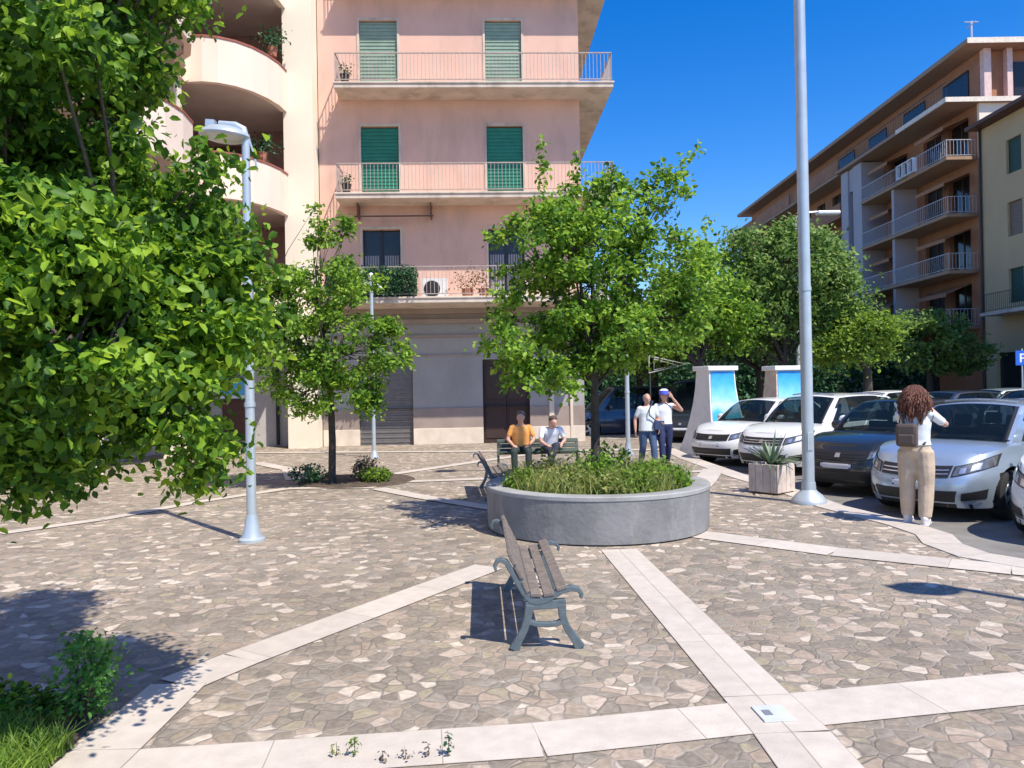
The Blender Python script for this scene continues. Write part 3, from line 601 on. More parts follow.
# --- yellow building nearer
yb = side_root('ochre_house', 25.6, 41.3, 'ochre plastered house with dark green shutters at the right edge', 'building')
ops = [(u0, u0+1.15, z, z+1.75) for z in (5.6, 9.0, 12.2) for u0 in (2.3, 6.0, 9.7, 13.4, 17.1)]
m = MB(); wall_panel(m, 0, 22, 0, 15.2, ops+[(1.2+q*4.6, 3.6+q*4.6, .1, 3.1) for q in range(4)]); m.box(0, 22, .25, 12, 0, 15.2)
m.add([(22, 0, 0), (22, .25, 0), (22, .25, 15.2), (22, 0, 15.2), (0, 0, 0), (0, .25, 0), (0, .25, 15.2), (0, 0, 15.2)], [(0, 1, 2, 3), (4, 7, 6, 5), (3, 2, 6, 7)]); m.build('wall', M_OCHRE, yb)
for k, o_ in enumerate(ops):
    p = MB(); 
    for q in range(30): p.box(o_[0], o_[1], .14-.015*(q % 2), .2, o_[2]+q*.058, o_[2]+q*.058+.054)
    p.build('shutter', mat('dark_green_shutter', (.02, .07, .05), .6) if k >= 10 or k % 3 == 0 else mat('taupe_shutter', (.22, .16, .12), .6), yb)
for q in range(4):
    p = MB(); p.box(1.2+q*4.6, 3.6+q*4.6, .18, .24, .1, 3.1); p.build('shop_window', M_GLASS, yb)
m = MB(); m.box(-.1, 22.4, -.7, 12.4, 15.22, 15.42); m.build('roof', M_BROWN, yb, bevel=.02)
m = MB(); m.tube([(.25, -.08, 0), (.25, -.08, 15.2)], .06, 8); m.build('downpipe', M_BLKPL, yb)
m = MB(); m.box(1.6, 8, -1.1, -.002, 5.0, 5.16); b = m.build('balcony', M_SLAB, yb); r_ = railing(6.3, .95, .15); r = r_.build('railing', M_BLKPL, b); r.location = (1.65, -1.05, 5.16)
# --- distant closing buildings
for (x0, x1, y0, y1, h, c, lab) in ((-12, 8, 118, 130, 9, (.22, .19, .16), 'low cream house far down the street behind the trees'), (8.5, 34, 112, 128, 11, (.16, .12, .1), 'brown apartment house closing the far end of the street')):
    e = empty('distant_house', (x0, y0, 0), 0, lab, 'building'); m = MB(); ops = [(u, u+1.3, z, z+1.6) for z in (1.0, 4.3, 7.0)[:2 if h < 10 else 3] for u in np.arange(1.5, x1-x0-2, 3.2)]
    wall_panel(m, 0, x1-x0, 0, h, ops); m.box(0, x1-x0, .25, y1-y0, 0, h); m.build('wall', mat('far_wall_%d' % h, c, .9), e)
    for o_ in ops: p = MB(); p.box(o_[0], o_[1], .18, .22, o_[2], o_[3]); p.build('window', M_GLASS, e)
    p = MB(); p.box(-.5, x1-x0+.5, -.5, y1-y0+.5, h+.002, h+.3); p.build('roof', M_TILE, e)

# ================================================================== TREES
# big near tree, trunk just outside the frame at left
nb = []
for (cx, cy, rx, ry, Y, rd) in ((20, 120, 130, 150, 3.6, .8), (60, 300, 130, 130, 3.4, .75), (40, 430, 90, 80, 3.5, .55), (150, 330, 75, 110, 3.7, .5), (85, 60, 62, 80, 3.9, .5), (-120, 200, 150, 220, 3.3, .9),
                                 (175, 440, 40, 50, 3.7, .35), (226, 170, 26, 18, 3.7, .15), (242, 262, 24, 30, 3.8, .22), (240, 330, 26, 40, 3.8, .25), (205, 350, 40, 60, 3.7, .3), (222, 215, 26, 26, 3.8, .2), (25, 235, 90, 80, 2.85, .3), (60, 380, 90, 50, 3.0, .3), (30, 60, 90, 70, 3.0, .3), (165, 210, 50, 34, 3.8, .3), (205, 270, 38, 45, 3.7, .3), (60, -80, 150, 90, 3.8, .9), (85, 200, 75, 60, 3.7, .4), (-250, 100, 150, 220, 3.5, .9)):
    nb.append(pxblob(cx, cy, rx, ry, Y, rd))
tree('broadleaf_tree', (-3.75, 3.3, 0), 1.7, .10, nb, 660, 98000, .155, .052, L_NEAR, M_BARK, 'big leafy tree overhanging the left edge of the picture, drooping to the paving', 'tree', seed=21, droop=.7)
# tree in the round planter
PC = Vector((1.02, 9.40, 0))
cb = [pxblob(*a) for a in ((545, 255, 58, 62, 9.3, .9), (600, 285, 62, 90, 9.4, 1.1), (655, 290, 62, 70, 9.3, .9), (535, 345, 52, 48, 9.0, .8), (620, 210, 45, 35, 9.5, .6), (590, 340, 80, 40, 9.3, 1.0), (560, 215, 30, 38, 9.4, .4), (502, 300, 22, 32, 9.2, .4), (665, 190, 26, 26, 9.5, .3), (700, 300, 26, 45, 9.5, .5), (545, 380, 40, 14, 8.9, .5))]
sh = [(W(545, 215, 9.3), W(541, 140, 9.3), 150, .05), (W(575, 210, 9.5), W(577, 150, 9.5), 120, .05), (W(650, 205, 9.5), W(700, 145, 9.5), 160, .07), (W(630, 200, 9.4), W(610, 165, 9.4), 80, .06), (W(680, 260, 9.6), W(712, 215, 9.6), 70, .06)]
tree('young_maple', (PC.x, PC.y, .42), .95, .058, cb, 280, 27000, .16, .068, L_MID, M_BARKD, 'spreading young tree growing in the round grey planter', 'tree', seed=33, shoots=sh)
# small tree at left
sb_ = [pxblob(*a) for a in ((330, 345, 78, 55, 13.5, 1.0), (275, 330, 52, 55, 13.3, .9), (330, 285, 60, 30, 13.5, .9), (330, 232, 22, 42, 13.5, .4), (388, 348, 26, 30, 13.4, .5), (300, 385, 50, 35, 13.3, .7), (350, 395, 45, 22, 13.3, .6), (262, 290, 36, 30, 13.5, .6))]
tree('street_tree', (-3.29, 13.78, 0), 1.6, .065, sb_, 230, 19000, .19, .08, L_MID, M_BARKD, 'small round-crowned tree with a thin dark trunk in the left paving', 'tree', seed=41)
# row of trees beyond the parked cars
def street(px, base_y, Y, blobs, lm, lab, seed, leaf=.15, ncl=170, nl=14000):
    b = W(px, 400, Y); tree('street_tree', (b.x, Y, -.13), 2.2, .16, [pxblob(*a) for a in blobs], ncl, nl, .45, leaf, lm, M_BARKD, lab, 'tree', 'trees along the street beyond the parked cars', seed=seed)
street(700, 0, 25, ((695, 290, 48, 50, 25, 1.8), (720, 320, 40, 36, 25, 1.6), (670, 330, 45, 34, 25, 1.6)), L_MID, 'bright green tree right of the planter tree, in front of the street row', 51)
street(785, 0, 27, ((790, 275, 58, 55, 27, 2.2), (830, 300, 32, 50, 27, 1.8), (760, 310, 50, 50, 27, 2.0), (800, 235, 32, 22, 27, 1.5), (745, 255, 28, 30, 27, 1.4)), L_FAR, 'tall dense grey-green tree behind the big pole', 52, nl=24000, ncl=260)
street(868, 0, 26, ((866, 335, 34, 24, 26, 1.5), (840, 352, 26, 16, 26, 1.2)), L_YEL, 'small light green tree right of the tall pole, under the apartments', 53, leaf=.13, nl=9000, ncl=90)
street(930, 0, 38, ((925, 340, 42, 34, 38, 2.2), (960, 352, 26, 24, 38, 1.8)), L_FAR, 'dark shaded tree standing in front of the apartment block shops', 54, leaf=.2, nl=9000, ncl=120)
street(640, 0, 34, ((635, 335, 50, 36, 34, 2.5), (600, 340, 40, 34, 34, 2.5)), L_FAR, 'tree behind the planter tree beside the pink building corner', 55, leaf=.2)
street(740, 0, 46, ((740, 320, 60, 50, 46, 3.5),), L_HEDGE, 'distant dark tree in the middle of the street row', 56, leaf=.28)
street(680, 0, 52, ((680, 330, 50, 40, 52, 3.5),), L_HEDGE, 'distant dark tree seen between the first trees of the row', 57, leaf=.28)
street(820, 0, 50, ((820, 330, 55, 40, 50, 3.5),), L_HEDGE, 'distant dark tree right of the middle of the street row', 58, leaf=.28)
street(875, 0, 58, ((875, 345, 40, 28, 58, 3.5),), L_HEDGE, 'distant dark tree near the grey stair tower', 59, leaf=.28)
street(600, 0, 62, ((600, 340, 55, 36, 62, 3.5),), L_HEDGE, 'farthest dark tree seen just right of the pink building', 60, leaf=.3)

street(655, 0, 30, ((655, 340, 50, 40, 30, 2.0),), L_FAR, 'shaded tree just behind the slim lamp by the couple', 61)
street(760, 0, 33, ((760, 335, 60, 34, 33, 2.2), (720, 335, 40, 30, 33, 2.2)), L_HEDGE, 'dark tree standing behind the two blue picture pillars', 62)
street(560, 0, 75, ((620, 350, 90, 24, 75, 4),), L_HEDGE, 'wide dark tree at the very end of the street', 63, leaf=.35)
for Yh, xa, xb, hh, lab in ((44, 3.0, 24.0, 3.0, 'long dark leaf screen added as shade behind the nearer street trees'), (60, 4.5, 24.0, 3.6, 'farther dark leaf screen added as shade under the street trees')):  # leaf screens added to stand in for the deep shade under the trees
    e = empty('shade_screen', ((xa+xb)/2, Yh, -.13), 0, lab, 'hedge'); rgq = np.random.default_rng(Yh); nh = 16000
    C = np.stack([rgq.uniform(xa, xb, nh), rgq.uniform(-.6, .6, nh), rgq.uniform(0, hh, nh)], 1); C[:, 2] *= 1+.12*np.sin(C[:, 0]*2.1)*np.sin(C[:, 0]*.7); C[:, 0] -= (xa+xb)/2
    leaves('foliage', C, .26*rgq.uniform(.6, 1.2, nh), L_HEDGE, e, seed=Yh); m = MB()
    for k in range(12): xx = (xb-xa)*(k+.5)/12-(xb-xa)/2; m.tube([(xx, 0, 0), (xx+.1, 0, hh*.6)], [.06, .03], 6)
    m.build('stems', M_BARKD, e)
# ================================================================== ROUND PLANTER
pr = empty('round_planter', PC, 0, 'large round grey concrete planter full of dry grasses around a young tree', 'planter')
m = MB(); m.lathe([(1.30, 0), (1.345, .02), (1.36, .44), (1.36, .482)], 72, cap=False); m.lathe([(1.16, .3), (1.16, .445)], 72, cap=False); m.build('wall', M_CONC, pr, smooth=35)
m = MB(); m.lathe([(1.16, .44), (1.345, .478), (1.368, .482), (1.368, .52), (1.358, .53), (1.17, .53), (1.155, .52), (1.15, .44)], 72, cap=False); m.build('rim', M_CONCR, pr, smooth=35)
m = MB(); m.lathe([(1.155, .40), (.9, .43), (.02, .46)], 40, cap=False); m.build('soil', M_SOIL, pr)
rg = np.random.default_rng(77); P = []
for _ in range(5200):
    r = 1.12*math.sqrt(rg.uniform()); a = rg.uniform(0, 2*PI); P.append((PC.x+r*math.cos(a), PC.y+r*math.sin(a), .42))
tag(blades('planter_grass', P, .34, .012, L_WEED, seed=9, spread=.45), 'tall yellow-green grass filling the round planter', 'grass', kind='stuff')
def bush(name, c, r, n, leaf, lm, label, cat='shrub', seed=1, stems=9, group=None):
    rg = np.random.default_rng(seed); e = empty(name, c, 0, label, cat, group); m = MB()
    tips = sample_ellipsoid(rg, (0, 0, r[2]), r, stems, .6)
    for t in tips: t[2] = max(t[2], .1); m.tube([(t[0]*.1, t[1]*.1, -.02), (t[0]*.5, t[1]*.5, t[2]*.6), tuple(t)], [.012, .008, .004], 5)
    m.build('stems', M_BARK, e)
    C = np.concatenate([sample_ellipsoid(rg, (0, 0, r[2]), r, n//2, .3), np.repeat(tips, max(1, n//2//stems), 0)+rg.normal(size=(stems*max(1, n//2//stems), 3))*min(r)*.3]); C[:, 2] = np.abs(C[:, 2])
    leaves('foliage', C, leaf*rg.uniform(.6, 1.3, len(C)), lm, e, seed=seed+2, droop=0); return e
for i, (x, y, r, lm, lab) in enumerate(((-.05, -.35, .3, L_MID, 'green leafy shrub at the foot of the planter tree'), (.55, -.3, .24, L_YEL, 'yellow-green shrub in the round planter right of the tree'), (-.65, -.1, .25, L_WEED, 'brownish shrub at the left side of the round planter'), (.2, .5, .3, L_MID, 'green shrub behind the planter tree trunk'), (.8, .25, .2, L_MID, 'small green shrub by the right rim of the round planter'), (-.3, -.75, .22, L_WEED, 'yellowish low weed near the front left rim of the round planter'), (.35, -.8, .2, L_YEL, 'bright low weed near the front rim of the round planter'), (.85, -.45, .2, L_MID, 'green low weed near the front right rim of the round planter'), (-.95, -.35, .18, L_YEL, 'pale green weed at the left rim of the round planter'), (.05, -.95, .17, L_WEED, 'straw-coloured weed at the very front of the round planter'))):
    bush('shrub', (PC.x+x, PC.y+y, .43), (r, r, r*.8), 520, .055, lm, lab, seed=60+i)
bush('shrub', (-2.75, 14.1, .03), (.26, .24, .2), 700, .05, leaf_mat('leaf_purple', (.07, .05, .04), (.14, .11, .08), (.25, .2, .13), .2), 'purplish brown shrub right of the small tree trunk', seed=71)
bush('shrub', (-2.5, 13.9, .03), (.3, .25, .13), 700, .06, L_YEL, 'low yellow-green shrub at the right end of the small tree bed', seed=72)
bush('shrub', (-3.75, 14.0, .03), (.4, .35, .16), 800, .05, L_HEDGE, 'low dark green shrub left of the small tree trunk', seed=73)
bush('shrub', (-2.27, 4.0, .0), (.15, .16, .23), 1000, .035, leaf_mat('leaf_weedgreen', (.05, .15, .03), (.10, .28, .05), (.2, .42, .09), .4), 'upright green weed at the corner of the lower left bed', seed=74, stems=16)
bush('shrub', (-2.6, 3.85, .0), (.3, .2, .1), 900, .04, L_NEAR, 'dark low shrub in the shade of the lower left bed', seed=75)
bush('shrub', (-3.2, 3.5, .0), (.25, .22, .14), 800, .05, L_NEAR, 'broad-leaved low plant at the far left edge of the bed', seed=76)
for i, (px, py, h, lab) in enumerate(((354, 757, .09, 'tiny yellow-green weed in the front stone band, leftmost of the sprouts'), (448, 757, .12, 'small upright dark weed growing from the front stone band'), (428, 757, .06, 'reddish sprout in the front stone band beside the upright weed'), (405, 760, .05, 'dry dark sprout in the middle of the front stone band sprouts'), (382, 762, .05, 'short dry sprout between the weeds of the front stone band'), (336, 757, .07, 'thin olive sprout along a joint of the front stone band'))):
    c = G(px, py); rgp = np.random.default_rng(i); ln = [L_YEL, L_HEDGE, MATS['leaf_purple'], MATS['leaf_purple'], MATS['leaf_purple'], L_WEED][i]
    e = empty('weed', c, 0, lab, 'weed'); m = MB(); m.tube([(0, 0, 0), (.005, 0, h*.5), (0, .004, h)], [.003, .002, .001], 5); m.build('stem', M_BARK, e)
    k = 40 if i < 2 else 14; leaves('leaves', rgp.normal(size=(k, 3))*np.array([.012, .012, h*.25])+np.array([0, 0, h*.6]), .02*rgp.uniform(.6, 1.2, k), ln, e, seed=i)

# ================================================================== BENCHES
def bench_parts(root, L=1.5, dark=False):
    fm, wm = (M_BFRAME, M_WOOD) if not dark else (mat('dark_green_iron', (.03, .05, .04), .5), mat('dark_green_slats', (.05, .075, .055), .6, var=.2))
    for y in (0.0, L):
        m = MB(); y0, y1 = y-.022, y+.022
        m.ribbon([(.0, 0), (.03, .06), (.075, .14), (.10, .22), (.115, .30)], [.075, .055, .05, .052, .06], y0, y1)
        m.ribbon([(.46, 0), (.425, .06), (.37, .14), (.34, .22), (.335, .30)], [.075, .055, .05, .052, .06], y0, y1)
        m.ribbon([(.095, .19), (.16, .17), (.23, .165), (.30, .17), (.35, .19)], .034, y0+.001, y1-.001)
        m.ribbon([(.085, .295), (.16, .298), (.23, .30), (.30, .303), (.365, .305)], .06, y0+.002, y1-.002)
        m.ribbon([(-.115, .535), (-.125, .565), (-.105, .60), (-.075, .605), (-.045, .59), (-.015, .54), (.03, .46), (.075, .385), (.12, .335), (.17, .325), (.23, .335), (.29, .365), (.34, .392), (.40, .405), (.45, .395), (.475, .365), (.47, .335)],
                 [.018, .022, .028, .032, .034, .036, .04, .045, .05, .05, .048, .045, .042, .04, .034, .028, .02], y0-.001, y1+.001)
        m.ribbon([(.10, .33), (.07, .45), (.0, .60), (-.02, .64)], [.05, .03, .024, .02], y0+.003, y1-.003)
        m.build('end_frame', fm, root, bevel=.006)
    def slat(u, z, w_, ang):
        m = MB(); m.box(-w_/2, w_/2, .03-.06, L+.03, -.014, .014, Matrix.Translation((u, 0, z)) @ Matrix.Rotation(ang, 4, 'Y')); return m.build('slat', wm, root, bevel=.006)
    for u, z, a in ((.155, .368, .05), (.245, .372, -.12), (.335, .412, -.25)): slat(u, z, .075, a)
    for t in (0, 1, 2): slat(.085-.045*t, .425+.093*t, .085, R(64))
b0 = G(514, 650); rzb = math.atan2(.042, 1)
bench = empty('park_bench', b0, rzb, 'weathered wooden slat bench with grey cast iron ends, in front of the round planter', 'bench', 'benches on the plaza'); bench_parts(bench); bench.scale = (.94, .97, .97)
bk = copy_tree(bench); b2 = Vector((-.42, 11.5, 0)); retag(bk, 'slat bench seen end-on behind the left rim of the round planter', b2, rzb+R(3)); bk.scale = (.96, 1.0, .98)
bk3 = empty('park_bench', (-.1, 13.95, 0), R(-90), 'dark green bench where two men sit, behind the round planter', 'bench', 'benches on the plaza'); bench_parts(bk3, 1.6, True); bk3.location = (-.3, 15.58, 0)

# ================================================================== LAMPS
def lamp_post(name, loc, h, label, group, head_dir, head=.55, thick=.055):
    e = empty(name, loc, head_dir, label, 'street lamp', group)
    m = MB(); m.lathe([(thick, .2), (thick*.95, h*.5), (thick*.8, h)], 20); m.build('pole', M_POLE, e, smooth=40)
    m = MB(); m.lathe([(.15, 0), (.15, .03), (.12, .05), (.09, .13), (.075, .22), (.062, .30)], 28); m.build('base', M_POLE, e, smooth=30)
    m = MB(); m.lathe([(thick*1.15, h*.33), (thick*1.15, h*.33+.05)], 20); m.build('collar', M_POLE, e, smooth=40)
    m = MB(); m.tube([(0, 0, h-.05), (.03, 0, h+.06), (.12, 0, h+.11), (.3, 0, h+.13)], [.045, .05, .045, .04], 10); m.tube([(-.02, 0, h-.0), (-.09, 0, h-.22), (-.13, 0, h-.42)], .012, 6); m.build('arm', M_POLE, e, smooth=40)
    m = MB(); mm = Matrix.Translation((.24, 0, h-.01)) @ Matrix.Rotation(R(-5), 4, 'Y') @ Matrix.Diagonal((1, .8, 1, 1)); m.lathe([(head*.5, -.02), (head*.52, .0), (head*.46, .05), (head*.3, .09), (head*.1, .1)], 28, M=mm)
    m.box(.12, .22, -.05, .05, .095, .17, mm); hd_ = m.build('lamp_head', M_POLE, e, smooth=35)
    m = MB(); m.lathe([(head*.06, -.07), (head*.3, -.055), (head*.47, -.021)], 28, M=mm); m.build('lens', M_LENS, hd_, smooth=40)
    return e
grp = 'grey steel street lamps on the plaza'
lamp_post('street_lamp', G(252, 541), 4.66, 'grey steel street lamp on the left paving, nearest lamp fully in view', grp, PI, .56)
lamp_post('street_lamp', (2.83, 18.7, 0), 4.62, 'slim street lamp behind the planter tree, left of the walking couple', grp, R(60), .5)
lamp_post('street_lamp', (5.6, 4.0, 0), 4.62, 'street lamp outside the right edge whose shadow lies on the paving', grp, PI, .5)
# twin-arm lamp, far left
e = empty('street_lamp', (-3.5, 19.13, 0), 0, 'thin pale lamp with a ball finial and short cross arm by the roller shutter', 'street lamp', grp)
m = MB(); m.lathe([(.05, .15), (.042, 4.3), (.04, 4.45)], 16); m.build('pole', M_POLE, e, smooth=40)
m = MB(); m.lathe([(.13, 0), (.12, .04), (.06, .18)], 20); m.build('base', M_POLE, e, smooth=40)
m = MB(); m.tube([(-.3, 0, 4.33), (-.1, 0, 4.42), (.1, 0, 4.40), (.28, 0, 4.26)], .03, 8); m.build('cross_arm', M_POLE, e, smooth=40)
m = MB(); m.lathe([(.01, 4.45), (.06, 4.5), (.085, 4.56), (.06, 4.63), (.01, 4.67)], 14); m.build('finial', mat('white_finial', (.75, .8, .8), .4), e, smooth=60)
# tall pole at right
pb0 = G(809, 503)
e = empty('tall_lighting_pole', pb0, 0, 'very tall thick grey lighting pole with a flared base near the silver car', 'lighting pole')
m = MB(); m.box(-.035, .035, -.09, -.078, .75, 1.0); m.box(-.006, .006, -.094, -.0905, .86, .88); m.build('access_door', M_POLE, e, bevel=.004)
m = MB(); m.lathe([(.082, .2), (.08, 3.0), (.077, 6), (.07, 10.5)], 28); m.build('pole', M_POLE, e, smooth=40)
m = MB(); m.lathe([(.245, 0), (.245, .025), (.225, .06), (.18, .12), (.13, .16), (.10, .19), (.092, .30)], 32); m.build('flared_base', M_POLE, e, smooth=30)
m = MB(); m.lathe([(.088, 3.0), (.088, 3.06)], 28); m.build('collar', M_POLE, e, smooth=40)
m = MB(); m.tube([(-1.0, 0, 10.45), (1.0, 0, 10.45)], .04, 8); m.build('cross_arm', M_POLE, e)
for sx in (-1, 1):
    m = MB(); m.box(sx*1.0-.2, sx*1.0+.2, -.25, .15, 10.48, 10.6); m.build('lamp_head', M_POLE, e, bevel=.02)
# street light beyond, head seen right of the tall pole
h_ = W(828, 214, 30); e = empty('road_light', (h_.x-1.3, 30, -.13), 0, 'distant road light whose flat white head shows right of the tall pole', 'street lamp')
m = MB(); m.lathe([(.09, 0), (.06, h_.z)], 12); m.build('pole', M_POLE, e, smooth=40); m = MB(); m.tube([(0, 0, h_.z), (.4, 0, h_.z+.2), (.9, 0, h_.z+.22)], .04, 8); m.build('arm', M_POLE, e)
m = MB(); m.box(.85, 1.75, -.16, .16, h_.z+.1, h_.z+.25); m.build('lamp_head', mat('white_head', (.8, .82, .84), .4), e, bevel=.05)

# ================================================================== AGAVE BOX
bx0 = Vector((4.02, 11.85, 0)); e = empty('planter_box', bx0, R(40), 'square weathered board planter box holding an agave, beside the tall pole', 'planter')
m = MB(); s_ = .25
for i in range(4):
    a = -s_+i*.125; m.box(a+.003, a+.122, -s_, -s_+.025, .03, .46); m.box(a+.003, a+.122, s_-.025, s_, .03, .46); m.box(-s_, -s_+.025, a+.003+(.025 if i == 0 else 0), a+.122-(.025 if i == 3 else 0), .03, .46); m.box(s_-.025, s_, a+.003+(.025 if i == 0 else 0), a+.122-(.025 if i == 3 else 0), .03, .46)
m.build('boards', M_BOXW, e, bevel=.004)
m = MB(); m.box(-.23, .23, -.23, .23, .0, .42); m.build('soil', M_SOIL, e)
ag = empty('agave', bx0+Vector((0, 0, .42)), 0, 'spiky grey-green agave growing in the square board planter', 'plant'); rg = np.random.default_rng(9); m = MB()
for i in range(46):
    a = rg.uniform(0, 2*PI); el = rg.uniform(R(12), R(80)); Ln = rg.uniform(.36, .62); d = Vector((math.cos(a), math.sin(a), 0)); sdv = Vector((-d.y, d.x, 0)); pts = []
    for k in range(6):
        t = k/5; c = d*(Ln*math.cos(el)*t+.02)+Vector((0, 0, Ln*math.sin(el)*t-.16*t*t*Ln*2*math.cos(el))); wd = .026*(1-t**2.2)+.001; pts += [c-sdv*wd+Vector((0, 0, .008)), c-Vector((0, 0, .004)), c+sdv*wd+Vector((0, 0, .008))]
    m.add(pts, [(3*k+j, 3*k+j+1, 3*k+j+4, 3*k+j+3) for k in range(5) for j in (0, 1)])
m.build('leaves', L_AGAVE, ag, smooth=60)

# ================================================================== BLUE PICTURE PILLARS
def sea_mat():
    m = bpy.data.materials.new('sea_picture'); m.use_nodes = True; n = m.node_tree.nodes; l = m.node_tree.links; p = n['Principled BSDF']; p.inputs['Roughness'].default_value = .35
    tc = n.new('ShaderNodeTexCoord'); sx = n.new('ShaderNodeSeparateXYZ'); l.new(tc.outputs['Object'], sx.inputs[0]); nz = n.new('ShaderNodeTexNoise'); nz.inputs['Scale'].default_value = 3; l.new(tc.outputs['Object'], nz.inputs['Vector'])
    ad = n.new('ShaderNodeMath'); ad.operation = 'MULTIPLY_ADD'; l.new(nz.outputs['Fac'], ad.inputs[0]); ad.inputs[1].default_value = .5; l.new(sx.outputs['Z'], ad.inputs[2])
    mr = n.new('ShaderNodeMapRange'); mr.inputs[1].default_value = .9; mr.inputs[2].default_value = 2.6; l.new(ad.outputs[0], mr.inputs[0]); cr = n.new('ShaderNodeValToRGB'); e = cr.color_ramp.elements
    e[0].color = (.03, .30, .55, 1); e[1].color = (.02, .22, .62, 1)
    for q, c in ((.25, (.08, .5, .72)), (.38, (.6, .75, .8)), (.5, (.25, .62, .82)), (.75, (.06, .42, .80)), (.9, (.015, .24, .66))): k = e.new(q); k.color = (*c, 1)
    l.new(mr.outputs[0], cr.inputs[0]); l.new(cr.outputs[0], p.inputs['Base Color']); return m
M_SEA = sea_mat()
def pillar(loc, rz, wd, dp, h, label, side):
    e = empty('display_pillar', loc, rz, label, 'display pillar', 'white flared pillars with blue sea pictures')
    prof = [(0.46, 0), (.44, .15), (.36, .35), (.27, .62), (.18, .95), (.09, 1.35), (.03, 1.75), (0, h-.12)]
    vs = []
    for ex, z in prof: a = wd/2+ex*.55; b = dp/2+ex; vs += [(-a, -b, z), (a, -b, z), (a, b, z), (-a, b, z)]
    fs = [(4*i+k, 4*i+(k+1) % 4, 4*i+4+(k+1) % 4, 4*i+4+k) for i in range(len(prof)-1) for k in range(4)]; m = MB(); m.add(vs, fs+[(3, 2, 1, 0)]); m.build('shaft', side, e)
    m = MB(); m.box(-wd/2-.07, wd/2+.07, -dp/2-.07, dp/2+.07, h-.12, h); m.build('cap', M_KIOSK, e, bevel=.015)
    m = MB(); P0 = []
    for ex, z in prof[2:]: a = (wd/2+ex*.55)*.9; P0.append([(-a, -(dp/2+ex)-.012, z+(.0 if z < h-.2 else -.02)), (a, -(dp/2+ex)-.012, z+(.0 if z < h-.2 else -.02))])
    for a, b in zip(P0[:-1], P0[1:]): m.quad(a[0], a[1], b[1], b[0])
    m.build('sea_picture', M_SEA, e)
    return e
k1 = W(720, 368, 19.8); k2 = W(797, 368, 19.8)
pillar((k1.x-.1, 19.9, -.13), R(22), .8, .55, k1.z+.18, 'white flared pillar with a blue sea picture, left one behind the white cars', M_KIOSK)
pillar((k2.x-.1, 20.3, -.13), R(14), .95, .5, k2.z+.2, 'white topped pillar with a turquoise sea picture, behind the tall pole', mat('kiosk_tan', (.62, .48, .38), .7))

